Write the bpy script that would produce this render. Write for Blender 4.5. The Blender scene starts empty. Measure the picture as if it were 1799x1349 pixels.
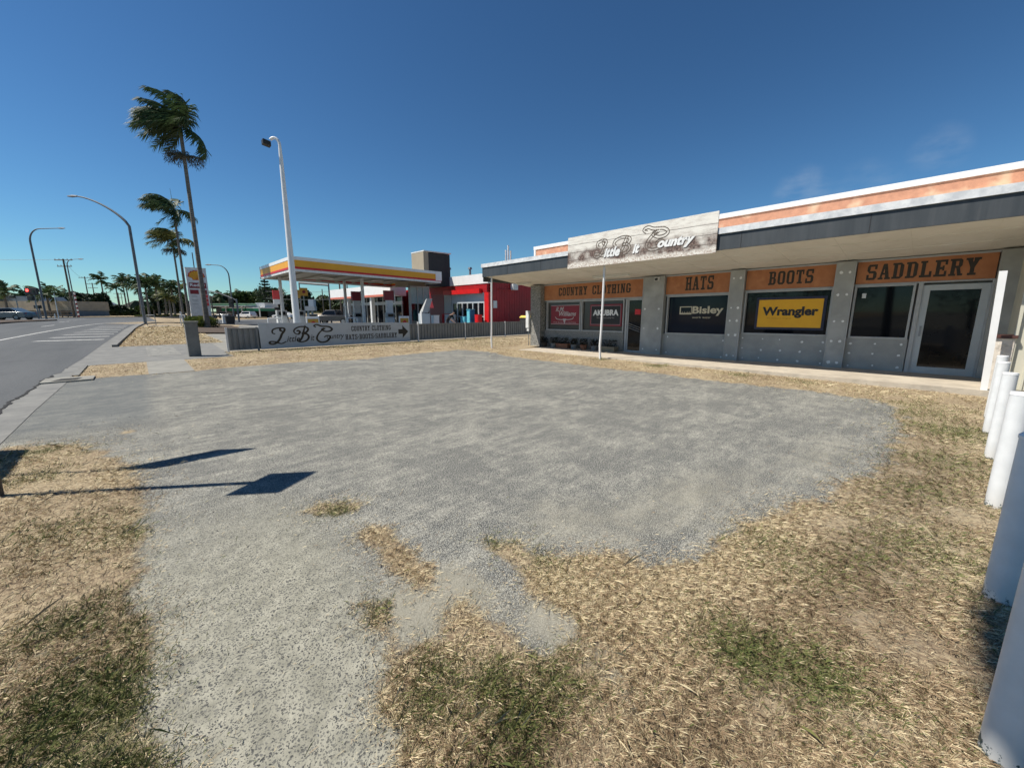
import bpy, math, random
import numpy as np
from mathutils import Vector, Matrix
random.seed(7); rng = np.random.default_rng(7)
R = math.radians
S = bpy.context.scene
C = S.collection

# ---------------------------------------------------------------- camera
cam_d = bpy.data.cameras.new("camera"); cam = bpy.data.objects.new("camera", cam_d); C.objects.link(cam)
F0, CX, CY, PITCH, CAMH, YAW = 692.0, 899.5, 674.5, R(10.4), 1.6, R(43.15)
cam_d.sensor_width = 36.0; cam_d.lens = F0 / 1799.0 * 36.0
cam_d.clip_start = 0.05; cam_d.clip_end = 6000
cam.location = (0, 0, CAMH); cam.rotation_euler = (R(90) - PITCH, 0, -YAW)
S.camera = cam
S.render.resolution_x = 1024; S.render.resolution_y = 767

# ---------------------------------------------------------------- sun and sky
SUN_EL = R(54); SUN_DIR = Vector((-0.815 * math.cos(SUN_EL), 0.58 * math.cos(SUN_EL), math.sin(SUN_EL))).normalized()
W_ = bpy.data.worlds.new("World"); S.world = W_; W_.use_nodes = True
nt = W_.node_tree; nt.nodes.clear()
o_ = nt.nodes.new('ShaderNodeOutputWorld'); bg = nt.nodes.new('ShaderNodeBackground')
sky = nt.nodes.new('ShaderNodeTexSky'); sky.sky_type = 'NISHITA'; sky.sun_disc = False
sky.sun_elevation = SUN_EL; sky.sun_rotation = math.atan2(SUN_DIR.x, SUN_DIR.y)
sky.altitude = 0; sky.air_density = 1.0; sky.dust_density = 0.0; sky.ozone_density = 3.0
bg.inputs[1].default_value = 0.080
# a few faint wisps of cloud low over the shop
tc = nt.nodes.new('ShaderNodeTexCoord')
mp = nt.nodes.new('ShaderNodeMapping'); mp.inputs['Scale'].default_value = (1, 1, 2.2)
nz = nt.nodes.new('ShaderNodeTexNoise'); nz.inputs['Scale'].default_value = 22.0; nz.inputs['Detail'].default_value = 5; nz.inputs['Roughness'].default_value = 0.5
nt.links.new(tc.outputs['Generated'], mp.inputs[0]); nt.links.new(mp.outputs[0], nz.inputs[0])
rp = nt.nodes.new('ShaderNodeValToRGB'); rp.color_ramp.elements[0].position = 0.38; rp.color_ramp.elements[1].position = 0.75
nt.links.new(nz.outputs[0], rp.inputs[0])
acc = None
for (dx, dy, dz, c0, c1, a) in ((0.953, 0.208, 0.221, 0.9985, 0.99998, 0.20), (0.967, 0.034, 0.253, 0.999, 0.99998, 0.12), (0.969, 0.12, 0.206, 0.998, 0.9999, 0.10)):
    d = Vector((dx, dy, dz)).normalized()
    dp = nt.nodes.new('ShaderNodeVectorMath'); dp.operation = 'DOT_PRODUCT'; dp.inputs[1].default_value = d
    nt.links.new(tc.outputs['Generated'], dp.inputs[0])
    mr = nt.nodes.new('ShaderNodeMapRange'); mr.interpolation_type = 'SMOOTHSTEP'
    mr.inputs[1].default_value = c0; mr.inputs[2].default_value = c1; mr.inputs[3].default_value = 0; mr.inputs[4].default_value = a
    nt.links.new(dp.outputs['Value'], mr.inputs[0])
    if acc is None: acc = mr.outputs[0]
    else:
        ad = nt.nodes.new('ShaderNodeMath'); ad.operation = 'MAXIMUM'; nt.links.new(acc, ad.inputs[0]); nt.links.new(mr.outputs[0], ad.inputs[1]); acc = ad.outputs[0]
ml = nt.nodes.new('ShaderNodeMath'); ml.operation = 'MULTIPLY'; nt.links.new(acc, ml.inputs[0]); nt.links.new(rp.outputs[0], ml.inputs[1])
mx = nt.nodes.new('ShaderNodeMixRGB'); mx.inputs[2].default_value = (6.5, 6.9, 7.4, 1)
nt.links.new(ml.outputs[0], mx.inputs[0]); tn = nt.nodes.new('ShaderNodeMixRGB'); tn.blend_type = 'MULTIPLY'; tn.inputs[0].default_value = 1; tn.inputs[2].default_value = (.53, .82, .97, 1); nt.links.new(sky.outputs[0], tn.inputs[1]); gm = nt.nodes.new('ShaderNodeGamma'); gm.inputs[1].default_value = 1.22; nt.links.new(tn.outputs[0], gm.inputs[0]); t2 = nt.nodes.new('ShaderNodeMixRGB'); t2.blend_type = 'MULTIPLY'; t2.inputs[0].default_value = 1; t2.inputs[2].default_value = (.80, .70, .645, 1); nt.links.new(gm.outputs[0], t2.inputs[1]); nt.links.new(t2.outputs[0], mx.inputs[1])
nt.links.new(mx.outputs[0], bg.inputs[0]); nt.links.new(bg.outputs[0], o_.inputs[0])
sd = bpy.data.lights.new("sun", 'SUN'); sd.energy = 5.0; sd.angle = R(0.53); sd.color = (1.0, 0.94, 0.84)
so = bpy.data.objects.new("sun", sd); C.objects.link(so); so.location = (-20, 16, 40)
so.rotation_euler = SUN_DIR.to_track_quat('Z', 'Y').to_euler()
S.view_settings.view_transform = 'Standard'; S.view_settings.look = 'None'
S.view_settings.gamma = 1; S.view_settings.exposure = 0.34
S.render.engine = 'CYCLES'

# ---------------------------------------------------------------- place helpers
def ray(px, py):
    x = (px - CX) / F0; z = -(py - CY) / F0
    f = math.cos(PITCH) + z * math.sin(PITCH); u = -math.sin(PITCH) + z * math.cos(PITCH)
    return (x * math.cos(YAW) + f * math.sin(YAW), -x * math.sin(YAW) + f * math.cos(YAW), u, f)
def W(px, D):                      # ground plan point seen in azimuth of px (at the horizon), D metres ahead
    r = ray(px, 547.5); t = D / r[3]; return (r[0] * t, r[1] * t)
def HT(py, D):                     # height of a pixel row at D metres ahead
    r = ray(CX, py); return CAMH + r[2] / r[3] * D
def hz(x, y):                      # gentle rise of the ground towards the far crossing
    return 0.6 * min(1, max(0, (y - 20) / 40)) * min(1, max(0, (10 - x) / 8))

# ---------------------------------------------------------------- materials
MATS = {}
def mat(name, c, rough=0.7, c2=None, scale=4.0, detail=4, bump=0.0, bscale=None, metal=0.0, spec=None, emit=None, es=0, stretch=None, lo=0.35, hi=0.65, coat=0, c3=None, s3=30, a3=.3):
    if name in MATS: return MATS[name]
    m = bpy.data.materials.new(name); m.use_nodes = True; MATS[name] = m
    n = m.node_tree; p = n.nodes['Principled BSDF']; L = n.links.new
    p.inputs['Base Color'].default_value = (*c, 1); p.inputs['Roughness'].default_value = rough; p.inputs['Metallic'].default_value = metal
    if spec is not None: p.inputs['Specular IOR Level'].default_value = spec
    if coat: p.inputs['Coat Weight'].default_value = coat; p.inputs['Coat Roughness'].default_value = .08
    if emit: p.inputs['Emission Color'].default_value = (*emit, 1); p.inputs['Emission Strength'].default_value = es
    t = n.nodes.new('ShaderNodeTexCoord'); v = t.outputs['Object']
    if stretch:
        mpn = n.nodes.new('ShaderNodeMapping'); mpn.inputs['Scale'].default_value = stretch; L(v, mpn.inputs[0]); v = mpn.outputs[0]
    if c2 is None: c2 = tuple(x * 0.86 for x in c)
    nz = n.nodes.new('ShaderNodeTexNoise'); nz.inputs['Scale'].default_value = scale; nz.inputs['Detail'].default_value = detail; nz.inputs['Roughness'].default_value = .62; L(v, nz.inputs[0])
    mr = n.nodes.new('ShaderNodeMapRange'); mr.inputs[1].default_value = lo; mr.inputs[2].default_value = hi; L(nz.outputs[0], mr.inputs[0])
    mx = n.nodes.new('ShaderNodeMixRGB'); mx.inputs[1].default_value = (*c, 1); mx.inputs[2].default_value = (*c2, 1); L(mr.outputs[0], mx.inputs[0])
    out = mx.outputs[0]
    if c3:
        n3 = n.nodes.new('ShaderNodeTexNoise'); n3.inputs['Scale'].default_value = s3; n3.inputs['Detail'].default_value = 3; L(v, n3.inputs[0])
        r3 = n.nodes.new('ShaderNodeMapRange'); r3.inputs[1].default_value = .55; r3.inputs[2].default_value = .7; r3.inputs[4].default_value = a3; L(n3.outputs[0], r3.inputs[0])
        m3 = n.nodes.new('ShaderNodeMixRGB'); m3.inputs[2].default_value = (*c3, 1); L(r3.outputs[0], m3.inputs[0]); L(out, m3.inputs[1]); out = m3.outputs[0]
    L(out, p.inputs['Base Color'])
    if bump:
        b = n.nodes.new('ShaderNodeBump'); b.inputs['Strength'].default_value = bump; b.inputs['Distance'].default_value = .02
        nb = n.nodes.new('ShaderNodeTexNoise'); nb.inputs['Scale'].default_value = bscale or scale * 6; nb.inputs['Detail'].default_value = 4; L(v, nb.inputs[0])
        L(nb.outputs[0], b.inputs['Height']); L(b.outputs[0], p.inputs['Normal'])
    return m

M = dict(
 white=mat('white_paint', (.74, .75, .74), .45, (.60, .61, .60), 3, c3=(.42, .38, .32), s3=9, a3=.25),
 clean=mat('clean_white', (.80, .80, .79), .4, (.74, .74, .73), 2),
 dark=mat('charcoal_paint', (.034, .041, .047), .5, (.055, .062, .068), 5, stretch=(1, 1, .12), c3=(.09, .09, .09), s3=9, a3=.25),
 soffit=mat('soffit_board', (.72, .71, .67), .7, (.64, .63, .585), 1.2, c3=(.50, .46, .40), s3=3, a3=.2),
 grey=mat('fibre_cement', (.36, .362, .345), .8, (.30, .305, .29), 2.5, c3=(.47, .47, .455), s3=1.5, a3=.5),
 greyfr=mat('grey_frame', (.42, .43, .43), .5, (.36, .37, .37), 5),
 patch=mat('filler_patch', (.80, .81, .80), .8),
 stucco=mat('pebble_stucco', (.36, .35, .32), .9, (.12, .12, .11), 34, 3, bump=1.0, bscale=50, lo=.42, hi=.60, c3=(.08, .08, .08), s3=4, a3=.4),
 band=mat('orange_band', (.46, .19, .08), .75, (.38, .145, .06), 3, c3=(.55, .26, .11), s3=5, a3=.35),
 parapet=mat('orange_parapet', (.60, .30, .19), .85, (.48, .235, .15), 6, bump=.2, c3=(.74, .54, .37), s3=1.8, a3=.9),
 strip=mat('flaking_white', (.74, .75, .75), .6, (.50, .52, .54), 5, c3=(.45, .47, .50), s3=14, a3=.5),
 black=mat('black_paint', (.014, .013, .013), .55, (.02, .02, .02)),
 letter=mat('brown_black_letter', (.025, .022, .018), .7, (.045, .035, .025), 14),
 slab=mat('slab_concrete', (.52, .46, .37), .85, (.40, .35, .28), 2.2, 6, bump=.25, c3=(.28, .26, .22), s3=6, a3=.35),
 conc=mat('old_concrete', (.22, .217, .20), .9, (.15, .15, .142), 2.2, 9, bump=.3, c3=(.15, .15, .14), s3=3, a3=.4),
 concl=mat('pale_concrete', (.28, .27, .235), .9, (.21, .205, .18), 1.8, 8, c3=(.15, .145, .13), s3=2.7, a3=.4),
 red=mat('signal_red', (.66, .012, .015), .4, (.5, .01, .012)),
 dred=mat('dark_red_cladding', (.36, .005, .010), .5, (.28, .004, .008), 2),
 yellow=mat('sign_yellow', (.80, .42, .01), .5, (.76, .38, .01)),
 orange=mat('canopy_amber', (.80, .37, .012), .45, (.74, .33, .012), 1),
 glass=mat('dark_glass', (.005, .006, .008), .04, (.007, .008, .011), 1, spec=.28),
 glassb=mat('navy_glass', (.006, .012, .026), .06, (.005, .010, .022), 1, spec=.22),
 filmg=mat('grey_window_film', (.055, .050, .045), .25, (.045, .042, .038), 2),
 steel=mat('galvanised_steel', (.30, .31, .32), .45, (.22, .23, .24), 8, metal=.6),
 pole=mat('weathered_pole', (.16, .17, .18), .6, (.11, .12, .13), 4),
 wood=mat('old_timber', (.13, .11, .09), .9, (.08, .065, .05), 6, stretch=(1, 1, .1)),
 fence=mat('fence_sheet', (.21, .225, .23), .5, (.17, .18, .185), 2.5, c3=(.14, .15, .15), s3=3, a3=.3),
 signgrey=mat('sign_aluminium', (.47, .52, .56), .5, (.42, .47, .51), 1.2, c3=(.34, .36, .38), s3=4, a3=.25),
 cream=mat('cream_cladding', (.58, .56, .46), .6, (.52, .50, .41), 2, stretch=(1, 1, .15), c3=(.35, .33, .27), s3=5, a3=.35),
 brickw=mat('painted_block', (.70, .64, .56), .9, (.58, .52, .45), 5, bump=.6, bscale=20, c3=(.3, .27, .23), s3=7, a3=.6),
 brown=mat('brown_tile', (.09, .035, .028), .6),
 tan=mat('tan_render', (.36, .31, .23), .8, (.32, .27, .2), 1),
 roofdk=mat('louvre_black', (.018, .020, .020), .6, (.03, .03, .03), 3),
 soil=mat('garden_soil', (.10, .07, .045), .95, (.05, .035, .025), 12, bump=.6),
 rubber=mat('tyre_rubber', (.02, .02, .02), .8),
 green=mat('station_green', (.01, .22, .10), .5, (.01, .19, .09)),
 pgreen=mat('pale_green', (.35, .55, .35), .5),
 blue=mat('ice_blue', (.02, .18, .34), .5), cyan=mat('sky_cyan', (.16, .56, .68), .5),
 skyrefl=mat('sky_reflection_blue', (.28, .42, .44), .2),
 beige=mat('beige_wall', (.42, .37, .29), .85, (.34, .30, .24), 1.5),
 roofg=mat('roof_sheet', (.16, .20, .24), .5, (.13, .17, .21), 1),
 maroon=mat('maroon_panel', (.22, .008, .018), .45, (.19, .007, .016)),
 bark=mat('palm_trunk', (.20, .185, .16), .9, (.10, .092, .08), 2.4, stretch=(1, 1, 5), bump=.3),
 barkd=mat('tree_bark', (.10, .085, .07), .95, (.06, .05, .04), 5),
 terra=mat('terracotta', (.30, .13, .07), .85, (.22, .09, .05), 6), potc=mat('sandy_pot', (.30, .25, .17), .85, (.22, .18, .12), 6),
 skin=mat('skin', (.45, .27, .19), .6), shirtw=mat('pale_shirt', (.62, .68, .74), .9), shirtb=mat('black_shirt', (.012, .013, .016), .9), trousers=mat('dark_trousers', (.05, .05, .06), .9), hair=mat('dark_hair', (.03, .02, .015), .8),
 carg=mat('slate_car_paint', (.09, .13, .16), .25, (.09, .13, .16), coat=.6), carw=mat('white_car_paint', (.75, .76, .77), .25, coat=.5), carb=mat('graphite_car_paint', (.04, .04, .047), .25, coat=.6),
 lampr=mat('red_lamp', (.6, .02, .02), .3, emit=(1, .05, .04), es=5), tube=mat('tube_cover', (.74, .73, .68), .4), taill=mat('tail_light', (.35, .01, .01), .2),
 crack=mat('crack_dark', (.02, .019, .018), .95),
)

def leafmat(name, a, b, sc=1.2, tr=.25):
    m = bpy.data.materials.new(name); m.use_nodes = True
    n = m.node_tree; p = n.nodes['Principled BSDF']; L = n.links.new
    t = n.nodes.new('ShaderNodeTexCoord'); nz = n.nodes.new('ShaderNodeTexNoise'); nz.inputs['Scale'].default_value = sc; nz.inputs['Detail'].default_value = 3
    L(t.outputs['Object'], nz.inputs[0]); mr = n.nodes.new('ShaderNodeMapRange'); mr.inputs[1].default_value = .38; mr.inputs[2].default_value = .62; L(nz.outputs[0], mr.inputs[0])
    mx = n.nodes.new('ShaderNodeMixRGB'); mx.inputs[1].default_value = (*a, 1); mx.inputs[2].default_value = (*b, 1); L(mr.outputs[0], mx.inputs[0])
    L(mx.outputs[0], p.inputs['Base Color']); p.inputs['Roughness'].default_value = .55; p.inputs['Specular IOR Level'].default_value = .3
    ts = n.nodes.new('ShaderNodeBsdfTranslucent'); L(mx.outputs[0], ts.inputs[0]); ms = n.nodes.new('ShaderNodeMixShader'); ms.inputs[0].default_value = tr
    L(p.outputs[0], ms.inputs[1]); L(ts.outputs[0], ms.inputs[2]); L(ms.outputs[0], n.nodes['Material Output'].inputs[0]); return m
M['palm'] = leafmat('palm_leaf', (.065, .105, .038), (.028, .055, .02), .8)
M['palmy'] = leafmat('palm_leaf_yellowish', (.16, .16, .05), (.05, .075, .025), .8)
M['infl'] = leafmat('palm_flower_stalks', (.15, .14, .09), (.08, .075, .05), 2)
M['leaf'] = leafmat('tree_leaf', (.055, .10, .025), (.016, .034, .012), .35, .15)
M['leafd'] = leafmat('dark_tree_leaf', (.026, .046, .017), (.011, .021, .010), .35, .12)
M['leafy'] = leafmat('olive_tree_leaf', (.10, .115, .035), (.03, .045, .016), .4, .15)
M['hedge'] = leafmat('hedge_leaf', (.14, .17, .035), (.04, .07, .02), 3)
M['potleaf'] = leafmat('pot_plant_leaf', (.03, .035, .02), (.018, .015, .015), 6)

def matw(name, fn):
    m = bpy.data.materials.new(name); m.use_nodes = True; fn(m.node_tree, m.node_tree.nodes['Principled BSDF']); M[name] = m; return m
def N(n, t, **kw):
    x = n.nodes.new(t)
    for k, v in kw.items(): setattr(x, k, v)
    return x
def noise(n, vec, sc, det=4, ro=.6):
    x = N(n, 'ShaderNodeTexNoise'); x.inputs['Scale'].default_value = sc; x.inputs['Detail'].default_value = det; x.inputs['Roughness'].default_value = ro; n.links.new(vec, x.inputs[0]); return x.outputs[0]
def rng_(n, v, a, b, c=0, d=1, sm=False):
    x = N(n, 'ShaderNodeMapRange'); n.links.new(v, x.inputs[0])
    if sm: x.interpolation_type = 'SMOOTHSTEP'
    for i, q in enumerate((a, b, c, d)): x.inputs[i + 1].default_value = q
    return x.outputs[0]
def mix(n, f, a, b, bt='MIX'):
    x = N(n, 'ShaderNodeMixRGB'); x.blend_type = bt
    for i, q in enumerate((f, a, b)):
        if isinstance(q, (int, float)): x.inputs[i].default_value = q
        elif isinstance(q, tuple): x.inputs[i].default_value = (*q, 1)
        else: n.links.new(q, x.inputs[i])
    return x.outputs[0]
def mth(n, op, a, b=None):
    x = N(n, 'ShaderNodeMath'); x.operation = op
    for i, q in enumerate((a, b)):
        if q is None: continue
        if isinstance(q, (int, float)): x.inputs[i].default_value = q
        else: n.links.new(q, x.inputs[i])
    return x.outputs[0]

def ground_fn(n, p):
    L = n.links.new
    t = N(n, 'ShaderNodeTexCoord').outputs['Object']
    at = N(n, 'ShaderNodeAttribute', attribute_name='zone'); sp = N(n, 'ShaderNodeSeparateColor'); L(at.outputs['Color'], sp.inputs[0])
    g, gr, sand = sp.outputs[0], sp.outputs[1], sp.outputs[2]
    # gravel: bound aggregate with pale dust
    big = noise(n, t, 1.1, 6, .7); mid = noise(n, t, 5.0, 10, .80); fine = noise(n, t, 45, 3, .7); vf = noise(n, t, 120, 2, .6)
    # tyre-brushed dust streaks
    mp = N(n, 'ShaderNodeMapping'); mp.inputs['Rotation'].default_value = (0, 0, R(-38)); mp.inputs['Scale'].default_value = (.5, 2.2, 1); L(t, mp.inputs[0]); stk = noise(n, mp.outputs[0], 3.0, 10, .80)
    d0 = mth(n, 'ADD', mth(n, 'MULTIPLY', big, .30), mth(n, 'ADD', mth(n, 'MULTIPLY', mid, .36), mth(n, 'MULTIPLY', stk, .34)))
    dust = rng_(n, d0, .468, .585)
    base = mix(n, dust, (.095, .100, .104), (.345, .338, .305))
    base = mix(n, rng_(n, fine, .44, .60), base, mix(n, .80, base, (.035, .037, .04)))
    base = mix(n, rng_(n, vf, .50, .62, 0, .7), base, (.56, .55, .50))
    vo = N(n, 'ShaderNodeTexVoronoi'); vo.inputs['Scale'].default_value = 104; vo.inputs['Randomness'].default_value = 1
    wv = N(n, 'ShaderNodeMixRGB'); wv.inputs[0].default_value = .03; L(t, wv.inputs[1]); wn = N(n, 'ShaderNodeTexNoise'); wn.inputs['Scale'].default_value = 40; L(t, wn.inputs[0]); L(wn.outputs['Color'], wv.inputs[2])
    L(wv.outputs[0], vo.inputs[0])
    vcol = N(n, 'ShaderNodeSeparateColor'); L(vo.outputs['Color'], vcol.inputs[0])
    thr = rng_(n, vcol.outputs[0], 0, 1, .22, .56)
    stone = mth(n, 'LESS_THAN', vo.outputs['Distance'], thr)
    stc = mix(n, vcol.outputs[1], (.05, .052, .055), (.16, .16, .15))
    mort = mix(n, rng_(n, noise(n, t, 9, 5), .35, .65), (.235, .230, .195), (.36, .35, .30))
    coarse = mix(n, mth(n, 'MULTIPLY', stone, rng_(n, noise(n, t, 2.3, 4), .3, .5, .6, 1.0)), mort, stc)
    # coarse aggregate shows best on the worn wheel path by the kerb side
    sx = N(n, 'ShaderNodeSeparateXYZ'); L(t, sx.inputs[0])
    cf = mth(n, 'MULTIPLY', rng_(n, mth(n, 'ADD', sx.outputs[0], mth(n, 'MULTIPLY', big, .5)), 1.35, .75, 0, 1, True), rng_(n, mth(n, 'ADD', sx.outputs[1], mth(n, 'MULTIPLY', mid, 1.5)), 5.4, 3.2, 0, 1, True))
    grav = mix(n, cf, base, coarse)
    # sandy fines
    sd_ = mix(n, rng_(n, noise(n, t, 6, 5), .3, .7), (.33, .31, .26), (.25, .24, .20))
    sd_ = mix(n, rng_(n, noise(n, t, 160, 2), .55, .7, 0, .5), sd_, (.18, .17, .15))
    grav = mix(n, rng_(n, mth(n, 'ADD', sand, mth(n, 'MULTIPLY', mth(n, 'SUBTRACT', mid, .5), .9)), .25, .9, 0, .75, True), grav, sd_)
    apr = mth(n, 'MULTIPLY', rng_(n, sx.outputs[0], .12, -.15, 0, 1, True), rng_(n, sx.outputs[1], 7.3, 8.6, 0, .75, True)); grav = mix(n, apr, grav, mix(n, mth(n, 'MULTIPLY', dust, .4), (.125, .135, .142), (.24, .24, .23)))
    # thatch and dry soil under the grass
    mp2 = N(n, 'ShaderNodeMapping'); mp2.inputs['Scale'].default_value = (1, .35, 1); mp2.inputs['Rotation'].default_value = (0, 0, R(33)); L(t, mp2.inputs[0])
    fib = noise(n, mp2.outputs[0], 55, 4, .75)
    dirt = mix(n, rng_(n, noise(n, t, .9, 7, .7), .38, .62), (.22, .165, .11), (.40, .325, .215))
    dirt = mix(n, rng_(n, fib, .46, .62, 0, .75), dirt, (.50, .41, .265))
    dirt = mix(n, rng_(n, noise(n, t, 30, 4, .7), .53, .66, 0, .75), dirt, (.065, .045, .028))
    gn = rng_(n, mth(n, 'ADD', gr, mth(n, 'MULTIPLY', mth(n, 'SUBTRACT', noise(n, t, 7, 4), .5), .7)), .3, .8, 0, .75)
    dirt = mix(n, gn, dirt, (.065, .085, .028))
    ge = rng_(n, mth(n, 'ADD', g, mth(n, 'MULTIPLY', mth(n, 'SUBTRACT', noise(n, t, 16, 7, .8), .5), 1.9)), .30, .80)
    grav = mix(n, 1.0, grav, (1.03, 1.02, .965), 'MULTIPLY'); L(mix(n, ge, grav, dirt), p.inputs['Base Color']); p.inputs['Roughness'].default_value = .95; p.inputs['Specular IOR Level'].default_value = .15
    b = N(n, 'ShaderNodeBump'); b.inputs['Strength'].default_value = .55; b.inputs['Distance'].default_value = .012
    hgt = mth(n, 'ADD', mth(n, 'MULTIPLY', fine, 1.0), mth(n, 'ADD', mth(n, 'MULTIPLY', mid, 1.2), mth(n, 'MULTIPLY', fib, mth(n, 'MULTIPLY', ge, 2.5))))
    L(hgt, b.inputs['Height']); L(b.outputs[0], p.inputs['Normal'])
matw('lot_ground', ground_fn)

def asphalt_fn(n, p):
    t = N(n, 'ShaderNodeTexCoord').outputs['Object']; L = n.links.new
    mp = N(n, 'ShaderNodeMapping'); mp.inputs['Scale'].default_value = (1, .12, 1); L(t, mp.inputs[0])
    c = mix(n, rng_(n, noise(n, mp.outputs[0], .9, 5), .35, .65), (.060, .066, .070), (.088, .093, .096))
    c = mix(n, rng_(n, noise(n, t, 60, 3, .7), .4, .7), c, mix(n, .5, c, (.19, .19, .19)))
    c = mix(n, rng_(n, noise(n, t, .5, 6, .7), .56, .66, 0, .35), c, (.05, .052, .055))
    L(c, p.inputs['Base Color']); p.inputs['Roughness'].default_value = .9; p.inputs['Specular IOR Level'].default_value = .3
matw('asphalt', asphalt_fn)

def apron_fn(n, p):
    t = N(n, 'ShaderNodeTexCoord').outputs['Object']; L = n.links.new
    c = mix(n, rng_(n, noise(n, t, 4.2, 8, .75), .40, .60), (.12, .122, .112), (.26, .25, .215))
    c = mix(n, rng_(n, noise(n, t, 70, 3, .7), .4, .7), c, mix(n, .55, c, (.32, .32, .31)))
    c = mix(n, rng_(n, noise(n, t, 2.7, 5, .7), .58, .68, 0, .5), c, (.36, .34, .30))
    L(c, p.inputs['Base Color']); p.inputs['Roughness'].default_value = .92
    b = N(n, 'ShaderNodeBump'); b.inputs['Strength'].default_value = .3; b.inputs['Distance'].default_value = .01; L(noise(n, t, 60), b.inputs['Height']); L(b.outputs[0], p.inputs['Normal'])
matw('apron', apron_fn)

def paint_fn(n, p):
    t = N(n, 'ShaderNodeTexCoord').outputs['Object']
    n.links.new(mix(n, rng_(n, noise(n, t, 5, 6, .75), .48, .68, 0, .75), (.60, .60, .57), (.17, .17, .17)), p.inputs['Base Color']); p.inputs['Roughness'].default_value = .8
matw('road_paint', paint_fn)

def plank_fn(n, p):
    # printed weathered planks: pale top, brown scorched band low down
    t = N(n, 'ShaderNodeTexCoord').outputs['Object']; L = n.links.new
    s = N(n, 'ShaderNodeSeparateXYZ'); L(t, s.inputs[0]); y, z = s.outputs[1], s.outputs[2]
    mp = N(n, 'ShaderNodeMapping'); mp.inputs['Scale'].default_value = (1, .8, 5); L(t, mp.inputs[0])
    grain = noise(n, mp.outputs[0], 3.5, 7, .75)
    spk = noise(n, t, 26, 4, .7)
    c = mix(n, rng_(n, grain, .46, .66), (.76, .73, .66), (.50, .45, .40))
    c = mix(n, rng_(n, spk, .56, .66, 0, .75), c, (.80, .77, .70))
    zz = mth(n, 'ADD', z, mth(n, 'MULTIPLY', mth(n, 'SUBTRACT', noise(n, t, 2.0, 5, .7), .5), .35))
    bandm = mth(n, 'MULTIPLY', rng_(n, zz, .10, .22, 0, 1, True), rng_(n, zz, .66, .46, 0, 1, True))
    br = mix(n, rng_(n, noise(n, t, 18, 4, .75), .42, .72), (.06, .032, .026), (.34, .25, .20))
    c = mix(n, mth(n, 'MULTIPLY', bandm, rng_(n, noise(n, t, 2.6, 4), .36, .56, .25, 1)), c, br)
    lo = rng_(n, zz, .24, .08, 0, 1, True)
    c = mix(n, mth(n, 'MULTIPLY', lo, rng_(n, noise(n, t, 21, 4, .7), .48, .58, 0, .8)), c, (.33, .22, .16))
    for zc in (.26, .50, .755):
        ln = rng_(n, mth(n, 'ABSOLUTE', mth(n, 'SUBTRACT', mth(n, 'ADD', z, mth(n, 'MULTIPLY', noise(n, t, 1.5, 2), .02)), zc + .01)), .006, .012, .75, 0)
        c = mix(n, ln, c, (.09, .07, .06))
    L(c, p.inputs['Base Color']); p.inputs['Roughness'].default_value = .6
matw('weathered_plank_print', plank_fn)

def chip_fn(n, p):
    t = N(n, 'ShaderNodeTexCoord').outputs['Object']; L = n.links.new
    s = N(n, 'ShaderNodeSeparateXYZ'); L(t, s.inputs[0])
    low = rng_(n, s.outputs[2], .13, .0, 0, .22)
    ch = rng_(n, mth(n, 'ADD', noise(n, t, 22, 5, .75), low), .70, .72)
    scr = mth(n, 'MULTIPLY', rng_(n, noise(n, t, 13, 4, .8), .74, .76), .9)
    c = mix(n, rng_(n, noise(n, t, 6, 5), .35, .7), (.74, .755, .76), (.64, .655, .66))
    c = mix(n, rng_(n, s.outputs[2], .18, .02, 0, .35), c, (.42, .38, .31))
    L(mix(n, mth(n, 'MAXIMUM', ch, scr), c, (.035, .07, .08)), p.inputs['Base Color']); p.inputs['Roughness'].default_value = .35
matw('chipped_bollard_paint', chip_fn)

def blade_fn(n, p):
    a = N(n, 'ShaderNodeAttribute', attribute_name='tone'); n.links.new(a.outputs['Color'], p.inputs['Base Color']); p.inputs['Roughness'].default_value = .7; p.inputs['Specular IOR Level'].default_value = .25
matw('grass_blade', blade_fn)

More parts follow.
